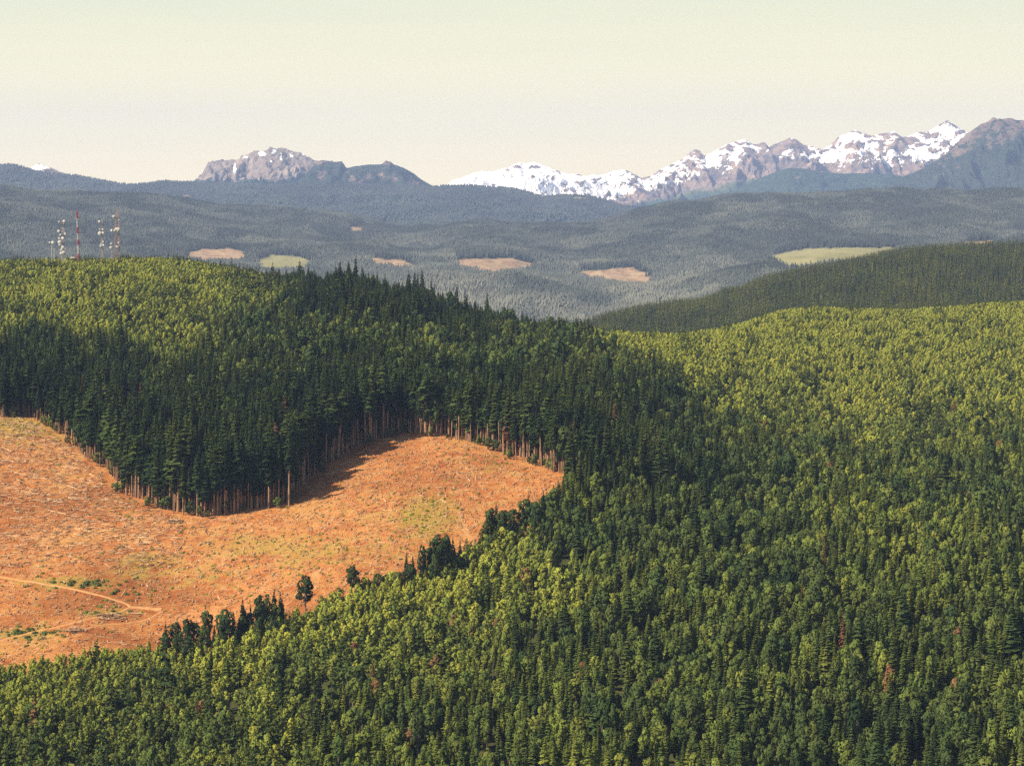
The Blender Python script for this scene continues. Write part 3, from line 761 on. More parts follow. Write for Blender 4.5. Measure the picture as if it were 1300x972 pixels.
# the tall wood above the cut
tall = rim_up & (sd > -70) & (sd < 0)
x, y, z, px, py, zz, sd, seg, rim_up = [a[keep] for a in (x, y, z, px, py, zz, sd, seg, rim_up)]
clump = fbm(x / 30, y / 24, 3) ; clump2 = fbm(x / 85 + 40, y / 85, 3)
con, tint, h = zz[:, 0], zz[:, 1], zz[:, 2]
r = rng.random(len(x))
is_con = r < np.clip(con + .08 + 0.75 * clump + 0.3 * clump2, 0.02, 0.985)
near_up = rim_up & (sd > -55)
edge = rim_up & (sd > -18)
is_con |= near_up & (rng.random(len(x)) < 0.93)
h = np.where(near_up, np.maximum(h, np.where(px > 500, 33, 37) * np.where(px < 110, .72, 1)), h)
small_zone = h < 14
kind = np.where(is_con, np.where(edge, KI['edge'], np.where(small_zone, KI['young'], KI['fir'])), np.where(small_zone, KI['smallb'], KI['broad']))
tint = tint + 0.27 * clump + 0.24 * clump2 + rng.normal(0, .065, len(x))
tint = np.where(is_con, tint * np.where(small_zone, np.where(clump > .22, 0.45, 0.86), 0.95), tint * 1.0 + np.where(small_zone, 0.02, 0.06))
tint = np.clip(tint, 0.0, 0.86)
dead = rng.random(len(x)) < 0.0025
tint = np.where(dead & (py > 520), rng.uniform(.93, 1.0, len(x)), tint)
h = h * np.where(small_zone & is_con & (clump > .22), 1.25, 1.0)
tallone = rng.random(len(x)) < .035
h = h * np.where(tallone & ~near_up & (h < 26) & (h > 13.5), rng.uniform(1.25, 1.6, len(x)), 1.0); tint = np.where(tallone & (tint < .86), tint * .6, tint)
hh = h * np.where(is_con, rng.uniform(.70, 1.25, len(x)), rng.uniform(.62, 1.10, len(x))) * (1 + 0.22 * clump)
wide = np.where(is_con, np.where(small_zone, 1.0, 1.32), np.where(small_zone, .76, .74)) * rng.uniform(.75, 1.30, len(x))
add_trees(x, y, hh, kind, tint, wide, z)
# a tighter rim of bare-boled firs along the upper edge of the cut
ex, ey = jitter(gx0 - 30, gx1 + 40, gy0, gy1 + 40, 4.2)
m = np.abs(ex) < 0.2126 * ey + 85; ex, ey = ex[m], ey[m]
sd, seg = clear_sd(ex, ey)
m = (seg < N_UP - 1) & (sd > -14) & (sd < 0.5) & (rng.random(len(ex)) < 0.55); ex, ey, seg = ex[m], ey[m], seg[m]
epx, epy = to_px(ex, ey, height(ex, ey))
add_trees(ex, ey, np.where(epx > 505, 33, 37) * np.where(epx < 110, .72, 1) * rng.uniform(.72, 1.1, len(ex)), np.full(len(ex), KI['edge']), np.clip(rng.normal(.18, .07, len(ex)), 0, .4), rng.uniform(.75, 1.05, len(ex)))
trees[-1][:, 6] = np.where(epx > 505, 3 + trees[-1][:, 6] % 4, np.where(epx < 300, trees[-1][:, 6] % 4, trees[-1][:, 6]))      # higher crowns on the sunlit side

bx_, by_ = jitter(gx0 - 30, gx1 + 40, gy0, gy1 + 40, 4.0)
m = np.abs(bx_) < 0.2126 * by_ + 85; bx_, by_ = bx_[m], by_[m]
sd, seg = clear_sd(bx_, by_); nb_ = fbm(bx_ / 14, by_ / 14, 2)
m = (seg < N_UP - 1) & (sd > -6) & (sd < 3) & (nb_ > .02) & (rng.random(len(bx_)) < .55); bx_, by_ = bx_[m], by_[m]
add_trees(bx_, by_, rng.uniform(3, 9, len(bx_)), np.full(len(bx_), KI['smallb']), np.clip(rng.normal(.34, .12, len(bx_)), .05, .7), rng.uniform(.8, 1.3, len(bx_)))

# the dark conifer hill behind
x, y = jitter(-100, 1350, 3250, 5600, 8.2)
px0 = 650 + x / y * F
m = (np.abs(x) < 0.2126 * y + 100) & (px0 > 640); x, y = x[m], y[m]
z = height(x, y); px, py = to_px(x, y, z)
light = blob(px, py, [(850,388,62,7,1.0),(905,376,50,6,.7)])
c1 = fbm(x / 90, y / 90, 3)
hh = 29 * rng.uniform(.6, 1.2, len(x)) * (1 - .55 * light)
add_trees(x, y, hh, np.full(len(x), KI['lowf']), np.clip(.47 + .25 * c1 + .32 * light + rng.normal(0, .15, len(x)), 0, .8), rng.uniform(1.0, 1.5, len(x)) * (1 + .6 * light), z)
T = np.concatenate(trees)

# ---- single trees the photograph lets one pick out
def unit_tree(name, meshes, H, x, y, z, h, tint, rot, wide, label, group, cat):
    root = bpy.data.objects.new(name, None); COL.objects.link(root)
    root.location = (x, y, z); root.rotation_euler = (0, 0, rot)
    s = h / H; root.scale = (s * wide, s * wide, s)
    tag(root, label, cat, group)
    c = bpy.data.objects.new('crown', meshes[0]); COL.objects.link(c); c.parent = root; c.color = (tint, 0, 0, 1)
    t = bpy.data.objects.new('trunk', meshes[1]); COL.objects.link(t); t.parent = root
    return root

LONE = [  # column, base row, height px, kind, tint, width, label
 ('broad', 388, 782, 52, .10, .95, 'lone dark twin-topped broadleaf tree on the lower edge of the clear-cut'),
 ('broad', 446, 760, 42, .10, 1.0, 'lone round dark tree standing right of the twin-topped one below the cut'),
 ('edge', 367, 644, 88, .12, 1.0, 'tall bare-trunked fir standing forward of the forest point on the cut'),
 ('young', 671, 655, 32, .16, .7, 'small narrow dark fir standing on the cut near its right corner'),
 ('young', 694, 645, 26, .22, .8, 'small fir at the right corner of the cut beside the wood'),
 ('fir', 1070, 862, 92, .98, .75, 'dead rust-brown fir in the dark wood at lower right'),
 ('fir', 1047, 762, 84, .97, .55, 'tall thin dead brown fir above the rust-brown one'),
 ('fir', 1018, 800, 66, .98, .55, 'dead brown spire left of the two dead firs'),
 ('fir', 1033, 752, 62, .95, .55, 'short dying brown fir beside the tall thin dead one'),
 ('broad', 450, 850, 36, .99, .8, 'reddish dying broadleaf tree in the lower wood'),
 ('fir', 268, 880, 62, .08, 1.0, 'dark pointed fir rising from the bright young wood below the cut'),
]
STAND = [  # the dark stands along the lower edge
 (210,838,50),(222,836,46),(236,842,58),(246,838,48),(258,840,42),(272,832,40),(286,828,55),(297,826,50),(308,820,62),(318,818,52),(328,814,60),(340,808,54),(348,804,58),(356,800,50),(262,822,48),(300,836,44),(330,828,46),(345,822,42),
 (516,746,46),(524,742,38),(536,744,52),(546,742,60),(556,740,62),(566,736,58),(575,732,52),(584,728,44),(550,728,46),(565,724,42),
 (622,692,38),(630,688,40),(640,690,34),(652,690,36),(664,682,34),(676,682,36),(480,752,24),(494,748,22),(470,756,18),(506,752,26),(682,672,30),(690,664,34),(618,702,30),
]
def h_m(px, py, hp):
    p = hit(px, py); return p, hp * p[1] / F
singles = 0
ORD = 'first second third fourth fifth sixth seventh eighth ninth tenth eleventh twelfth thirteenth fourteenth fifteenth sixteenth seventeenth eighteenth nineteenth twentieth'.split()
def stand_words(bx, what):
    if bx < 400: p, nm = sorted(q[0] for q in STAND if q[0] < 400), 'the stand left of the twin-topped tree'
    elif bx < 512: p, nm = sorted(q[0] for q in STAND if 400 <= q[0] < 512), 'the low scrub right of the round lone tree'
    elif bx < 600: p, nm = sorted(q[0] for q in STAND if 512 <= q[0] < 600), 'the dark clump below the cut'
    else: p, nm = sorted(q[0] for q in STAND if q[0] >= 600), "the clump at the cut's lower right corner"
    k = p.index(bx); n = len(p)
    return f"{what}, {ORD[k] + ' from left' if k <= n // 2 else ORD[n - 1 - k] + ' from right'} in {nm}"
for kd, bx, by, hp, tn, wd, lab in LONE:
    p, hm = h_m(bx, by, hp)
    _, fam, H = KINDS_T[KI[kd]]
    nm = 'fir_tree' if kd in ('fir', 'edge', 'young') else 'broadleaf_tree'
    unit_tree(nm, fam[R.randrange(len(fam))], H, p[0], p[1], p[2], hm, tn, R.uniform(0, 6.28), wd * (1.0 if kd != 'broad' else 1.05), lab, 'fir trees of the near woods' if nm == 'fir_tree' else 'broadleaf trees of the near woods', 'tree')
for (bx, by, hp) in list(STAND):
    if bx >= 612: hp *= 1.3
    if bx < 400 or 512 <= bx < 600 or bx >= 612:
        STAND.append((round(bx + R.uniform(-6, 6), 2), by + R.uniform(-3, 9), hp * R.uniform(.6, .95)))
for (bx, by, hp) in STAND:
    if bx >= 612: hp *= 1.25
    p, hm = h_m(bx, by, hp)
    con = R.random() < 0.38
    if con: unit_tree('fir_tree', FIR[R.randrange(5)], 30.0, p[0], p[1], p[2], hm, R.uniform(.04, .14), R.uniform(0, 6.28), 1.35,
                      stand_words(bx, 'dark narrow fir'), 'fir trees of the near woods', 'tree')
    else: unit_tree('broadleaf_tree', BROAD[R.randrange(6)], 16.0, p[0], p[1], p[2], hm, R.uniform(.08, .28), R.uniform(0, 6.28), R.uniform(.60, 1.10) * 19 / max(hm, 12),
                    stand_words(bx, 'dark rounded broadleaf'), 'broadleaf trees of the near woods', 'tree')
    singles += 1

# the nearest of each kind become things of their own, the rest stay a forest
tpx, tpy = to_px(T[:, 0], T[:, 1], T[:, 2]); ttop = HORIZON + (CAM_Z - T[:, 2] - T[:, 3]) / T[:, 1] * F
inframe = (tpx > 4) & (tpx < 1296) & (ttop < 876)
tsd, tseg = clear_sd(T[:, 0], T[:, 1])
size_px = T[:, 3] / T[:, 1] * F
single = np.zeros(len(T), bool)
# clear the spots of the lone trees
is_fir = np.isin(T[:, 4], [KI['fir'], KI['edge']]); is_br = np.isin(T[:, 4], [KI['broad'], KI['smallb']])
rim = inframe & (T[:, 4] == KI['edge']) & (tseg < N_UP - 1) & (tsd > -7)
idx = np.where(rim)[0]; idx = idx[np.argsort(T[idx, 1])][:150]; single[idx] = True
cand = np.where(inframe & is_fir & ~single & (tpy > 620) & ~rim)[0]
cand = cand[np.argsort(T[cand, 1])][:130]; single[cand] = True
cand = np.where(inframe & is_br & (tpy > 640))[0]
cand = cand[np.argsort(-size_px[cand])][:255]; single[cand] = True
def where_words(px, py, edge):
    if edge:
        for lim, w in ((60, 'at the upper left rim of the cut'), (110, 'above the weedy bank of the cut'), (160, 'on the slanting left rim of the cut'), (225, 'left of the forest point'), (290, 'at the bulge of the forest point'), (380, 'right of the forest point'),
                       (450, 'in the lower shaded notch'), (515, 'at the top of the shaded notch'), (560, 'just right of the notch'), (620, 'on the sunlit back rim'), (680, 'on the back rim past its middle')):
            if px < lim: return w
        return "at the cut's right corner"
    tier = 'at bottom edge' if py > 855 else 'low down' if py > 800 else 'midway up' if py > 745 else 'high up'
    for lim, w in ((170, 'below the logging road'), (330, 'below the dark stand'), (430, 'below the twin-topped tree'), (520, 'below the round lone tree'), (600, 'below the dark clump'), (680, "below the cut's lower right corner"), (760, "below the cut's right corner"),
                   (850, 'far left of the dead firs'), (930, 'well left of the dead firs'), (1010, 'just left of the dead firs'), (1080, 'among the dead firs'), (1150, 'just right of the dead firs'), (1225, 'well right of the dead firs')):
        if px < lim: return tier + ' ' + w
    return tier + ' by the right border'
chosen = np.where(single)[0]
words_of = {}
med = {k: np.median(size_px[chosen][T[chosen, 4] == k]) if (T[chosen, 4] == k).any() else 0 for k in set(T[chosen, 4])}
for i in chosen:
    kd, tn = int(T[i, 4]), T[i, 5]; ed = kd == KI['edge']; con = kd in (KI['fir'], KI['edge'])
    tone = 'dying' if tn > .9 else 'bright' if tn > .60 else 'green' if tn > .40 else 'olive' if tn > .22 else 'dark' if tn > .08 else 'blackish'
    size = 'tall' if size_px[i] > med[T[i, 4]] * 1.08 else 'short' if size_px[i] < med[T[i, 4]] * .9 else 'middling'
    words_of.setdefault((f"{size} {tone} {'bare-trunked fir' if ed else 'fir' if con else 'broadleaf'}", where_words(tpx[i], tpy[i], ed)), []).append(i)
label_of = {}
for (what, wh), ids in words_of.items():
    ids = sorted(ids, key=lambda i: tpx[i]); n = len(ids)
    for k, i in enumerate(ids):
        if n == 1: label_of[i] = f"{what}{' tree' if what.endswith('leaf') else ''} {wh}"
        elif n == 2: label_of[i] = f"{'left' if k == 0 else 'right'} one of two {what}s {wh}"
        elif n <= 20: label_of[i] = f"{what}, {ORD[k] + ' from left' if k <= n // 2 else ORD[n - 1 - k] + ' from right'} {wh}"
        else: label_of[i] = f"{what}, one of many {wh}"
for i in chosen:
    xx, yy, z_, h_, kd, tn, va, ro, wd = T[i]; kd = int(kd)
    nm, fam, H = KINDS_T[kd]
    con = kd in (KI['fir'], KI['edge'])
    unit_tree('fir_tree' if con else 'broadleaf_tree', fam[int(va) % len(fam)], H, xx, yy, z_, h_, tn, ro, wd, label_of[i], ('fir' if con else 'broadleaf') + ' trees of the near woods', 'tree')
T = T[~single]

# ---- the forests, as points that carry trees
def proto_collection(name, fam):
    c = bpy.data.collections.new(name)
    for i, (_, _, me) in enumerate(fam):
        ob = bpy.data.objects.new(f'{name}_form_{i:02d}', me); ob.color = (0, 0, 0, 1); c.objects.link(ob)
    return c
def scatter_group(name, coll):
    ng = bpy.data.node_groups.new(name, 'GeometryNodeTree')
    ng.interface.new_socket('Geometry', in_out='INPUT', socket_type='NodeSocketGeometry')
    ng.interface.new_socket('Geometry', in_out='OUTPUT', socket_type='NodeSocketGeometry')
    n, l = ng.nodes, ng.links
    gi, go = n.new('NodeGroupInput'), n.new('NodeGroupOutput')
    ci = n.new('GeometryNodeCollectionInfo'); ci.inputs['Collection'].default_value = coll
    ci.inputs['Separate Children'].default_value = True; ci.inputs['Reset Children'].default_value = True
    ip = n.new('GeometryNodeInstanceOnPoints'); ip.inputs['Pick Instance'].default_value = True
    def na(nm, t):
        a = n.new('GeometryNodeInputNamedAttribute'); a.data_type = t; a.inputs['Name'].default_value = nm
        return next(s for s in a.outputs if s.enabled and s.name == 'Attribute')
    l.new(gi.outputs[0], ip.inputs['Points']); l.new(ci.outputs[0], ip.inputs['Instance'])
    l.new(na('variant', 'INT'), ip.inputs['Instance Index'])
    l.new(na('turn', 'FLOAT_VECTOR'), ip.inputs['Rotation']); l.new(na('size', 'FLOAT_VECTOR'), ip.inputs['Scale'])
    l.new(ip.outputs[0], go.inputs[0]); return ng
def forest(name, label, A, fam, H):
    n = len(A)
    if not n: return
    me = bpy.data.meshes.new(name); me.vertices.add(n); me.vertices.foreach_set('co', A[:, :3].astype(np.float32).ravel())
    attr_f(me, 'tint', A[:, 5])
    a = me.attributes.new('variant', 'INT', 'POINT'); a.data.foreach_set('value', (A[:, 6].astype(np.int32) % len(fam)))
    rv = np.zeros((n, 3), np.float32); rv[:, 2] = A[:, 7]; rv[:, :2] = rng.normal(0, .03, (n, 2))
    a = me.attributes.new('turn', 'FLOAT_VECTOR', 'POINT'); a.data.foreach_set('vector', rv.ravel())
    s = A[:, 3] / H; sv = np.stack([s * A[:, 8], s * A[:, 8], s], 1).astype(np.float32)
    a = me.attributes.new('size', 'FLOAT_VECTOR', 'POINT'); a.data.foreach_set('vector', sv.ravel())
    o = link(name, me); tag(o, label, 'forest', None, 'stuff')
    md = o.modifiers.new('scatter', 'NODES'); md.node_group = scatter_group(name, proto_collection(name, fam))
    print('forest', name, n)
FOREST_NAMES = {'fir': ('fir_forest', 'dark fir forest filling the near slopes'), 'edge': ('edge_forest', 'bare-trunked firs packed behind the rim of the cut'),
    'young': ('young_fir_forest', 'young light green firs on the rounded hills'), 'broad': ('broadleaf_forest', 'olive broadleaf wood mixed among the firs'),
    'smallb': ('young_broadleaf_forest', 'bright yellow-green young broadleaf wood'), 'lowf': ('distant_fir_forest', 'dark fir forest on the hill behind')}
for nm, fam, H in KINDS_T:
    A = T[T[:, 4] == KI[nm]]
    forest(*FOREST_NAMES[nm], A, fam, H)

# forest of the hazy hills and the wooded ridge, as real small spires in one mesh
def spires(name, label, x, y, z, h, wdt, tint):
    n = len(x); a0 = rng.uniform(0, 6.28, n)
    v = np.zeros((n, 5, 3), np.float32)
    for k in range(4):
        a = a0 + k * math.pi / 2
        v[:, k, 0] = x + wdt * np.cos(a); v[:, k, 1] = y + wdt * np.sin(a); v[:, k, 2] = z + h * rng.uniform(.0, .25, n) - 1
    v[:, 4, 0] = x; v[:, 4, 1] = y; v[:, 4, 2] = z + h
    b = np.arange(n) * 5
    f = np.concatenate([np.stack([b + k, b + (k + 1) % 4, b + 4], 1) for k in range(4)])
    me = mesh_np(name, v.reshape(-1, 3), f)
    attr_f(me, 'ftint', np.repeat(tint, 5)); attr_f(me, 'leafvar', np.repeat(rng.uniform(0, 1, n), 5))
    o = link(name, me, M_FAR); tag(o, label, 'forest', None, 'stuff'); print('spires', name, n)
x, y = jitter(-3100, 3100, 6900, 12800, 11.2)
m = np.abs(x / y) < 0.235; x, y = x[m], y[m]
z = height(x, y); px, py = to_px(x, y, z)
cut, mead = px_masks(x, y, z)
# skip ground that faces away or lies behind a crest, well out of sight
sl = (height(x, y + 40) - height(x, y - 40)) / 80.0
m = (cut < .35) & (mead < .35) & (sl > -0.10) & (rng.random(len(x)) < .9); x, y, z, px, py = x[m], y[m], z[m], px[m], py[m]
c1 = fbm(x / 420, y / 900, 4); c2 = fbm(x / 70, y / 70, 2)
ca, ma = px_masks(x, y, z - 4.5 * y / F); lip = np.maximum(ca, ma) > .4  # trees above each opening stand taller; a shadow edge is put into their tint
high = sstep(40, 240, z)
spires('hill_forest', 'hazy conifer forest covering the hills beyond the valley', x, y, z, 12 * rng.uniform(.6, 1.25, len(x)) * (1 + .35 * c1) * (1 + 1.0 * lip), 3.5 * rng.uniform(.8, 1.3, len(x)), np.clip(.44 - .36 * high - .4 * lip + .22 * c1 + .20 * sstep(.02, .10, fbm(x / 330 + 11, y / 520, 3)) - .16 * sstep(.10, .18, fbm(x / 260 + 31, y / 420, 3)) + .12 * c2, 0, .7))
_, bX, bY, bZ, bpx, bpy_ = mtB
n = 90000
ri = rng.integers(0, bX.shape[0] - 1, n); ci = rng.integers(0, bX.shape[1] - 1, n); u = rng.random(n); v = rng.random(n)
def bil(A): return (A[ri, ci]*(1-u) + A[ri, ci+1]*u)*(1-v) + (A[ri+1, ci]*(1-u) + A[ri+1, ci+1]*u)*v
x, y, z = bil(bX), bil(bY), bil(bZ)
m = (np.abs(x / y) < .235) & (y < 18700); x, y, z = x[m], y[m], z[m]; px, py = to_px(x, y, z)
m = f_b(px, py, 0, 0, 0, 0)['wood'] > .6; x, y, z = x[m], y[m], z[m]
spires('ridge_forest', 'fine dark forest covering the long blue ridge', x, y, z, 20 * rng.uniform(.6, 1.2, len(x)), 8 * rng.uniform(.8, 1.3, len(x)), np.clip(.10 + .2 * fbm(x / 600, y / 900, 3), 0, .4))

# ------------------------------------------------------------------ masts on the hilltop
def bar(bm, p, q, r, n=4):
    p, q = Vector(p), Vector(q); d = (q - p)
    u = d.orthogonal().normalized(); w = d.normalized().cross(u)
    a = [bm.verts.new(p + (u * math.cos(6.2832*k/n) + w * math.sin(6.2832*k/n)) * r) for k in range(n)]
    b = [bm.verts.new(q + (u * math.cos(6.2832*k/n) + w * math.sin(6.2832*k/n)) * r) for k in range(n)]
    for k in range(n): bm.faces.new((a[k], a[(k+1) % n], b[(k+1) % n], b[k]))
    bm.faces.new(a[::-1]); bm.faces.new(b)
def box(bm, c, s):
    r = bmesh.ops.create_cube(bm, size=1.0)
    for v in r['verts']: v.co = Vector((v.co.x*s[0] + c[0], v.co.y*s[1] + c[1], v.co.z*s[2] + c[2]))
def bm_obj(name, bm, mat, parent):
    me = bpy.data.meshes.new(name); bm.to_mesh(me); bm.free(); return link(name, me, mat, parent)
def root(name, px, Y, label, cat, group=None):
    X = (px - 650) / F * Y
    o = bpy.data.objects.new(name, None); COL.objects.link(o); o.location = (X, Y, ground(X, Y) - 0.3)
    return tag(o, label, cat, group)
def dish(parent, x, z, r, az, y=-1.6, depth=0.9):
    """drum-shrouded microwave dish whose open face looks along az; drum and bracket"""
    r *= .88; az = az + 26 if az < -90 else az
    bm = bmesh.new(); n = 14; prof = [(0.0, -.55), (.45, -.5), (.8, -.3), (1.0, 0.0), (1.0, depth), (.97, depth + .02), (.5, depth + .16), (0.0, depth + .2)]
    rings = []
    for rr, d in prof:
        rings.append([bm.verts.new((d * r, rr * r * math.cos(6.2832*k/n), rr * r * math.sin(6.2832*k/n))) for k in range(n)])
    for a, b in zip(rings[:-1], rings[1:]):
        for k in range(n): bm.faces.new((a[k], a[(k+1) % n], b[(k+1) % n], b[k]))
    bmesh.ops.remove_doubles(bm, verts=bm.verts, dist=0.001); bmesh.ops.recalc_face_normals(bm, faces=bm.faces)
    o = bm_obj('dish', bm, M_WHITE, parent); o.location = (x, y, z); o.rotation_euler = (0, 0, math.radians(az))
    bm = bmesh.new(); bar(bm, (-.5 * r, 0, 0), (-1.1 * r, 0, 0), .18); box(bm, (-1.05 * r, 0, 0), (.3, 1.0, .5))
    bm_obj('bracket', bm, M_DARK, o)
    return o
def lattice(parent, H, w0, w1, mats, bay=3.2, r=.17, z0=0.0):
    n = int(H / bay)
    sides = [(-1, -1), (1, -1), (1, 1), (-1, 1)]
    bm = bmesh.new(); b2 = bmesh.new()
    for i in range(n):
        za, zb = z0 + H * i / n, z0 + H * (i + 1) / n
        wa, wb = w0 + (w1 - w0) * i / n, w0 + (w1 - w0) * (i + 1) / n
        for k in range(4):
            s, t = sides[k], sides[(k + 1) % 4]
            bar(bm, (s[0]*wa/2, s[1]*wa/2, za), (s[0]*wb/2, s[1]*wb/2, zb), r * 1.3)
            bar(b2, (s[0]*wa/2, s[1]*wa/2, za), (t[0]*wb/2, t[1]*wb/2, zb), r * .8)
            bar(b2, (s[0]*wb/2, s[1]*wb/2, zb), (t[0]*wb/2, t[1]*wb/2, zb), r * .8)
    bm_obj('legs_frame', bm, mats[0], parent); bm_obj('bracing', b2, mats[1], parent)
YT = 2640.0; PM = YT / F       # metres per photo pixel there
gtop = lambda px: HORIZON + (CAM_Z - ground((px - 650) / F * YT, YT)) / YT * F
def zat(px, py): return (gtop(px) - py) * PM
# 1 twin poles
t = root('antenna_mast', 67, YT, 'pair of slim pale poles carrying two round dishes, leftmost on the hilltop', 'mast', 'masts on the hilltop')
for dx in (-1.2, 1.4):
    bm = bmesh.new(); bar(bm, (dx, 0, 0), (dx, 0, zat(67, 306)), .26, 6); bm_obj('pole', bm, M_WHITE, t)
bm = bmesh.new(); bar(bm, (-1.2, 0, zat(67, 309)), (1.4, 0, zat(67, 309)), .14); bm_obj('crossbar', bm, M_STEEL, t)
dish(t, -3.0, zat(67, 307.5), 1.2, -120); dish(t, .6, zat(67, 307.5), 1.9, -125)
# 2 dish tower
t = root('dish_tower', 80, YT, 'lattice tower crowded with white drum dishes left of the red and white mast', 'mast', 'masts on the hilltop')
lattice(t, zat(80, 279), 3.4, 2.0, (M_STEEL, M_STEEL), 3.4, .17)
bm = bmesh.new()
for pyy in (283, 296, 306, 318): box(bm, (0, 0, zat(80, pyy) - 1.4), (4.6, 4.6, .25))
bm_obj('platform', bm, M_DARK, t)
bm = bmesh.new(); bar(bm, (-3.2, 0, zat(80, 283)), (3.4, 0, zat(80, 283)), .22); bm_obj('crossarm', bm, M_DARK, t)
for dx, pyy, r_, az in [(-4.0, 281.5, 1.5, -60), (2.2, 280.5, 1.7, -120), (-4.6, 293, 1.6, -125), (-2.2, 298, 1.7, -60), (3.4, 296.5, 1.3, -130), (-4.2, 302.5, 1.5, -110), (.6, 302, 1.8, -130), (-3.4, 307, 2.4, -115), (-3.0, 310.5, 2.2, -75),
                        (.4, 313.5, 2.0, -125), (-1.4, 317, 1.7, -110), (3.6, 316, 1.6, -60), (1.2, 320, 2.0, -115), (-1.6, 321, 1.6, -125)]:
    dish(t, dx * .88, zat(80, pyy), r_, az, -2.3)
# 3 red and white mast
t = root('striped_mast', 100.5, YT, 'slender mast painted in red and white bands', 'mast', 'masts on the hilltop')
bands = [(336, 322, 1), (322, 311, 0), (311, 304, 1), (304, 296, 0), (296, 288.5, 1), (288.5, 277, 0), (277, 268, 1)]
Ht = zat(100.5, 268)
for a, b, red in bands:
    bm = bmesh.new(); za, zb = zat(100.5, a), zat(100.5, b)
    lean = lambda z: -2.4 * z / Ht
    ra, rb = 1.25 - .35 * za / Ht, 1.25 - .35 * zb / Ht
    for k in range(3):
        c, s = math.cos(2.094*k + .5), math.sin(2.094*k + .5)
        bar(bm, (lean(za) + ra*c, ra*s, za), (lean(zb) + rb*c, rb*s, zb), .24)
    nb = max(2, int((zb - za) / 1.5))
    for j in range(nb):
        z1, z2 = za + (zb - za) * j / nb, za + (zb - za) * (j + 1) / nb
        for k in range(3):
            k2 = (k + 1) % 3
            p = (lean(z1) + ra*math.cos(2.094*k + .5), ra*math.sin(2.094*k + .5), z1); q = (lean(z2) + ra*math.cos(2.094*k2 + .5), ra*math.sin(2.094*k2 + .5), z2)
            bar(bm, p, q, .2)
    bar(bm, (lean(za), 0, za), (lean(zb), 0, zb), .5, 6)
    bm_obj('mast_section', bm, M_RED if red else M_WHITE, t)
bm = bmesh.new(); bar(bm, (-2.4, 0, Ht), (-2.5, 0, Ht + 2.4), .12); bm_obj('tip_aerial', bm, M_RED, t)
# equipment shed beside it
t = root('equipment_shed', 92.5, YT - 8, 'low pale equipment shed between the dish tower and the striped mast', 'shed')
zb = zat(92.5, 327)
bm = bmesh.new(); box(bm, (0, 0, zb * .5), (4.6, 4, zb)); bm_obj('wall', bm, M_DARK, t)
bm = bmesh.new(); box(bm, (0, 0, zb + .25), (5.4, 4.8, .5)); box(bm, (0, 0, zb + .8), (3.4, 3.0, .6)); bm_obj('roof', bm, M_ROOF, t)
bm = bmesh.new(); box(bm, (.8, -2.03, zb - 1.3), (1.0, .06, 2.1)); bm_obj('door', bm, M_RUST, t)
# 4 slim dish mast
t = root('dish_mast', 129.5, YT, 'slim mast with two clusters of white dishes right of the striped mast', 'mast', 'masts on the hilltop')
lattice(t, zat(129.5, 279), 1.9, 1.0, (M_RUST, M_STEEL), 2.6, .13)
bm = bmesh.new()
for pyy in (294, 312): box(bm, (0, 0, zat(129.5, pyy) - 1.6), (3.0, 3.0, .22))
bm_obj('platform', bm, M_DARK, t)
for dx, pyy, r_, az in [(-3.0, 281, 1.6, -120), (-2.4, 291, 1.3, -70), (-2.2, 296, 2.5, -115), (1.7, 295.5, 1.7, -125), (1.6, 291, 1.0, -130), (-.6, 312, 2.1, -75), (2.4, 311, 1.5, -130), (-.4, 309, 1.2, -100), (2.0, 306.5, 1.0, -130)]:
    dish(t, dx * .85, zat(129.5, pyy), r_, az, -1.5)
# 5 tall lattice tower
t = root('lattice_tower', 148.5, YT, 'tall reddish lattice tower at the right end of the hilltop masts', 'mast', 'masts on the hilltop')
lattice(t, zat(148.5, 272), 6.0, 3.6, (M_RUST, M_RUST), 3.8, .19)
lattice(t, zat(148.5, 264) - zat(148.5, 272), 1.6, .7, (M_RUST, M_RUST), 2.0, .13, zat(148.5, 272))
bm = bmesh.new(); box(bm, (.6, -.5, zat(148.5, 290)), (4.6, 4.6, 2.2)); bm_obj('equipment_cabin', bm, M_ROOF, t)
bm = bmesh.new()
for pyy in (275, 293.5, 312): box(bm, (0, 0, zat(148.5, pyy)), (5.6, 5.6, .25))
bm_obj('platform', bm, M_RUST, t)
for dx, pyy, r_, az in [(-3.0, 274.5, 1.7, -115), (-5.2, 292.5, 1.9, -40), (-1.6, 292.5, 1.9, -60), (1.4, 293, 1.3, -60), (.2, 314, 2.4, -115), (2.4, 308, 1.4, -50), (3.0, 279, 1.1, -60)]:
    dish(t, dx, zat(148.5, pyy), r_, az, -2.9)
# 6 short dish pole in front of it
t = root('dish_pole', 142.3, YT - 6, 'short pole with stacked dishes close to the left of the lattice tower', 'mast', 'masts on the hilltop')
bm = bmesh.new(); bar(bm, (0, 0, 0), (0, 0, zat(142.3, 306)), .3, 6); bm_obj('pole', bm, M_STEEL, t)
dish(t, -.5, zat(142.3, 309), 1.5, -50, -1.2); dish(t, -1.0, zat(142.3, 313.5), 1.6, -120, -1.2)

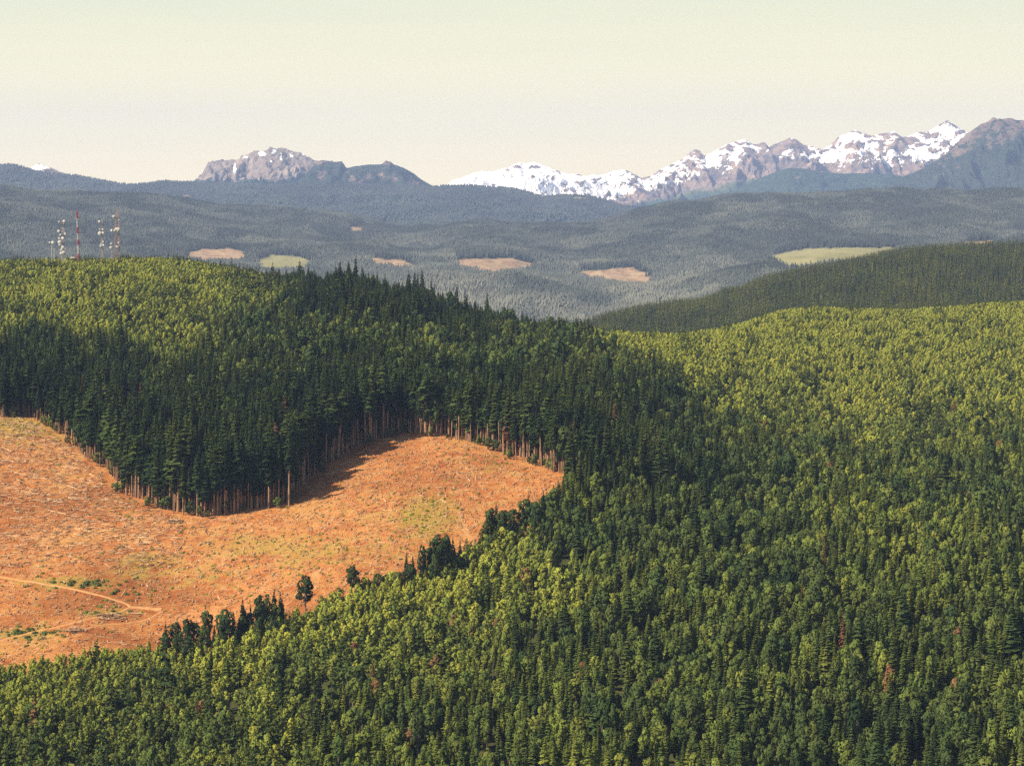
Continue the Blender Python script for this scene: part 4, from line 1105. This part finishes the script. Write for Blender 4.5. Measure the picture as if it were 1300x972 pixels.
# ------------------------------------------------------------------ slash, logs and stumps on the logged slope
def log_mesh(R, n=6, seg=4, name='log'):
    bm = bmesh.new(); ring = []
    for i in range(seg):
        t = i / (seg - 1); off = (R.uniform(-.03, .03), R.uniform(-.03, .03))
        rr = .5 * (1 - .35 * t) * R.uniform(.9, 1.1)
        ring.append([bm.verts.new((t - .5, off[0] * 3 + rr * math.cos(6.2832*k/n), off[1] * 3 + rr * math.sin(6.2832*k/n))) for k in range(n)])
    for a, b in zip(ring[:-1], ring[1:]):
        for k in range(n): bm.faces.new((a[k], a[(k+1) % n], b[(k+1) % n], b[k]))
    bm.faces.new(ring[0][::-1]); bm.faces.new(ring[-1])
    me = bpy.data.meshes.new(name); bm.to_mesh(me); bm.free(); me.materials.append(M_LOG); return me
LOGS = [log_mesh(R) for _ in range(4)]
def on_clear(n, pxr=(0, 740), pyr=(520, 860)):
    out = []
    a, b = gx0, gx1
    x = rng.uniform(gx0, gx1, n * 6); y = rng.uniform(gy0, gy1, n * 6)
    sd, _ = clear_sd(x, y); rd = road_dist(x, y)
    m = (sd > 4) & (rd > 1.0) & (np.abs(x) < 0.2126 * y + 60); x, y = x[m][:n], y[m][:n]
    return x, y, z_clear(x, y)
def put_log(x, y, L, rad, az, group, label, name='felled_log'):
    z0 = float(z_clear(np.array([x - math.cos(az)*L/2]), np.array([y - math.sin(az)*L/2]))[0]); z1 = float(z_clear(np.array([x + math.cos(az)*L/2]), np.array([y + math.sin(az)*L/2]))[0])
    o = bpy.data.objects.new(name, LOGS[R.randrange(4)]); COL.objects.link(o)
    o.location = (x, y, (z0 + z1) / 2 + rad * .5); o.scale = (L, rad * 2, rad * 2)
    o.rotation_euler = (R.uniform(0, 6), -math.atan2(z1 - z0, L), az)
    tag(o, label, 'log', group)
x, y, z = on_clear(1500)
px, py = to_px(x, y, z)
order = np.argsort(np.where((px < 210) & (py < 700), rng.random(len(x)), 0.55 + rng.random(len(x))))
cnt = 0; logs_at = {}
for i in order:
    if cnt >= 240: break
    if not (3 < px[i] < 740): continue
    left = px[i] < 210 and py[i] < 700
    az = (R.gauss(0.15, .45) if left else R.gauss(.9, .6)); L = R.uniform(6, 15) if left else R.uniform(4, 9)
    col_w = 'by the left border' if px[i] < 70 else 'left of the forest point' if px[i] < 190 else 'below the forest point' if px[i] < 330 else 'below the shaded notch' if px[i] < 460 else 'near the yellow grass patch' if px[i] < 600 else 'near the right corner'
    row_w = 'high on the cut' if py[i] < 600 else 'halfway up' if py[i] < 660 else 'low down' if py[i] < 730 else 'near the road level'
    lw = 'long' if L > 11 else 'short' if L < 7 else 'medium'; aw = 'level' if abs(az) < .3 else 'rising' if az > 0 else 'falling'
    logs_at.setdefault((f"{lw} {aw} log", f"{row_w} {col_w}"), []).append((px[i], x[i], y[i], L, az)); cnt += 1
for (what, wh), L_ in logs_at.items():
    L_.sort(); n = len(L_)
    for k, (_, xx, yy, L, az) in enumerate(L_):
        nth = '' if n == 1 else f" {ORD[k]} from left," if k <= n // 2 else f" {ORD[n - 1 - k]} from right,"
        put_log(xx, yy, L, R.uniform(.20, .36), az, 'felled logs on the cut', f"{what},{nth} {wh}")
def sticks(name, label, n, Lr, rr, mat, lift=.1):
    x, y, z = on_clear(n); n = len(x); px, py = to_px(x, y, z)
    left = (px < 230) & (py < 720)
    m = left | (rng.random(n) < .45); x, y, z, px, py, left = [a[m] for a in (x, y, z, px, py, left)]; n = len(x)
    az = np.where(left, rng.normal(.15, .5, n), rng.normal(.9, .8, n)); L = rng.uniform(*Lr, n) * np.where(left, 1.5, 1.0); r_ = rng.uniform(*rr, n)
    c, s = np.cos(az), np.sin(az)
    za = z_clear(x - c*L/2, y - s*L/2) + lift + rng.uniform(0, .5, n); zb = z_clear(x + c*L/2, y + s*L/2) + lift + rng.uniform(0, .9, n)
    v = np.zeros((n, 8, 3), np.float32)
    for k, (a, b) in enumerate([(-1, -1), (1, -1), (1, 1), (-1, 1)]):
        v[:, k, 0] = x - c*L/2 - s*a*r_; v[:, k, 1] = y - s*L/2 + c*a*r_; v[:, k, 2] = za + b*r_
        v[:, k+4, 0] = x + c*L/2 - s*a*r_*.6; v[:, k+4, 1] = y + s*L/2 + c*a*r_*.6; v[:, k+4, 2] = zb + b*r_*.6
    b = np.arange(n) * 8
    q = np.concatenate([np.stack([b + k, b + (k+1) % 4, b + 4 + (k+1) % 4, b + 4 + k], 1) for k in range(4)] + [np.stack([b+3, b+2, b+1, b], 1), np.stack([b+4, b+5, b+6, b+7], 1)])
    o = link(name, mesh_np(name, v.reshape(-1, 3), q), mat); tag(o, label, 'debris', None, 'stuff')
sticks('slash', 'pale branches and broken timber strewn over the cut', 7000, (1.5, 5.0), (.06, .16), M_LOG)
sticks('dark_slash', 'dark bark and rotten wood scattered over the cut', 3500, (1.0, 3.0), (.10, .28), M_STUMP)
# stumps
x, y, z = on_clear(2600); n = len(x); hh = rng.uniform(.4, 1.0, n); rr = rng.uniform(.25, .55, n)
v = np.zeros((n, 12, 3), np.float32)
for k in range(6):
    a = 6.2832 * k / 6
    v[:, k, 0] = x + rr*1.25*math.cos(a); v[:, k, 1] = y + rr*1.25*math.sin(a); v[:, k, 2] = z - .3
    v[:, k+6, 0] = x + rr*math.cos(a); v[:, k+6, 1] = y + rr*math.sin(a); v[:, k+6, 2] = z + hh + rng.uniform(-.08, .08, n)
b = np.arange(n) * 12
o = link('stumps', mesh_np('stumps', v.reshape(-1, 3), [np.concatenate([np.stack([b+k, b+(k+1) % 6, b+6+(k+1) % 6, b+6+k], 1) for k in range(6)]), np.stack([b+6+k for k in range(6)], 1)]), M_STUMP)
tag(o, 'low sawn stumps dotted over the cut', 'stump', None, 'stuff')
# slash piles by the turning place
def slash_pile(px, py, rx, ry, hgt, label):
    p = hit(px, py); t = bpy.data.objects.new('slash_pile', None); COL.objects.link(t); t.location = (p[0], p[1], float(z_clear(p[:1], p[1:2])[0]))
    tag(t, label, 'slash pile', 'slash piles by the turning place')
    bm = bmesh.new()
    for k in range(55):
        a = R.uniform(0, 6.28); q = math.sqrt(R.random()); xx, yy = rx*q*math.cos(a), ry*q*math.sin(a)
        zz = hgt * (1 - q*q) * R.uniform(.2, 1); L = R.uniform(1.5, 4.5); az = R.gauss(.1, .7); dz = R.uniform(-.6, .6)
        gz = ground(p[0]+xx, p[1]+yy) - p[2]
        bar(bm, (xx - L/2*math.cos(az), yy - L/2*math.sin(az), gz + zz - dz), (xx + L/2*math.cos(az), yy + L/2*math.sin(az), gz + zz + dz), R.uniform(.12, .32), 5)
    bm_obj('timber_heap', bm, M_STUMP, t)
    bm = bmesh.new()
    for k in range(16):
        a = R.uniform(0, 6.28); q = math.sqrt(R.random()); xx, yy = rx*q*math.cos(a), ry*q*math.sin(a); L = R.uniform(3, 6); az = R.gauss(.1, .5)
        gz = ground(p[0]+xx, p[1]+yy) - p[2] + hgt * (1 - q*q) + .2
        bar(bm, (xx - L/2*math.cos(az), yy - L/2*math.sin(az), gz), (xx + L/2*math.cos(az), yy + L/2*math.sin(az), gz + R.uniform(-.4, .4)), .16, 5)
    bm_obj('log_top', bm, M_LOG, t)
slash_pile(140, 785, 8, 4.5, 1.7, 'dark heap of slash on the right below the turning place')
slash_pile(95, 802, 6, 4, 1.6, 'dark heap of slash further left beside the lower track')
slash_pile(222, 664, 4.5, 2.5, 1.4, 'small dark heap of slash below the forest point')
# low green brush on the cut
def brush_mesh(R):
    b = MB()
    for k in range(46):
        d = np.array([R.gauss(0, 1), R.gauss(0, 1), abs(R.gauss(.3, .6))]); d /= np.linalg.norm(d); p = d * [R.uniform(.3, 1), R.uniform(.3, 1), R.uniform(.3, .8)]
        u = np.array([R.gauss(0, 1), R.gauss(0, 1), R.gauss(0, .6)]); u /= np.linalg.norm(u); v = np.cross(u, d); s = .26
        b.face([p - u*s, p - v*s, p + u*s, p + v*s], 0, R.uniform(.1, .9), d + np.array([0, 0, .3]))
    return b.mesh('brush', [M_LEAF])
BRUSH = [(None, None, brush_mesh(R)) for _ in range(3)]
x, y, z = on_clear(9000); px, py = to_px(x, y, z)
gr = blob(px, py, [(20,540,80,20,.8),(90,741,75,8,1.5),(30,805,50,9,1.3),(140,777,35,8,1.0),(160,752,30,5,1.2),(540,655,45,34,.7),(395,700,150,28,.35),(190,720,60,30,.35),(290,735,60,25,.3),(620,585,60,10,.4),(180,640,60,14,.4)])
m = rng.random(len(x)) < gr * .75 + .03
x, y, z, px, py = x[m], y[m], z[m], px[m], py[m]; n = len(x)
dk = blob(px, py, [(90,741,75,8,1),(30,805,50,9,1),(140,777,35,8,1),(160,752,30,5,1)])
forest('brush', 'low green brush growing over the cut and beside the road', np.stack([x, y, z, rng.uniform(.5, 1.2, n) * (1 + .8 * dk), np.zeros(n), np.clip(.72 - .38 * dk + rng.normal(0, .1, n), .1, .86), rng.integers(0, 99, n), rng.uniform(0, 6.28, n), rng.uniform(1, 1.6, n)], 1), BRUSH, 1.0)

# ------------------------------------------------------------------ air
def haze_box():
    bm = bmesh.new(); box(bm, (0, 14400, 680), (34000, 31800, 1422))
    me = bpy.data.meshes.new('haze'); bm.to_mesh(me); bm.free()
    t = NT('haze'); v = t.new('ShaderNodeVolumePrincipled')
    v.inputs['Color'].default_value = (0.42, 0.58, 1.0, 1); v.inputs['Density'].default_value = 2.3e-5; v.inputs['Anisotropy'].default_value = 0.0
    t.lk(v.outputs[0], t.out.inputs['Volume'])
    o = link('haze', me, t.m); tag(o, 'thin blue haze filling the air between the hills', None, None, 'stuff')
haze_box()
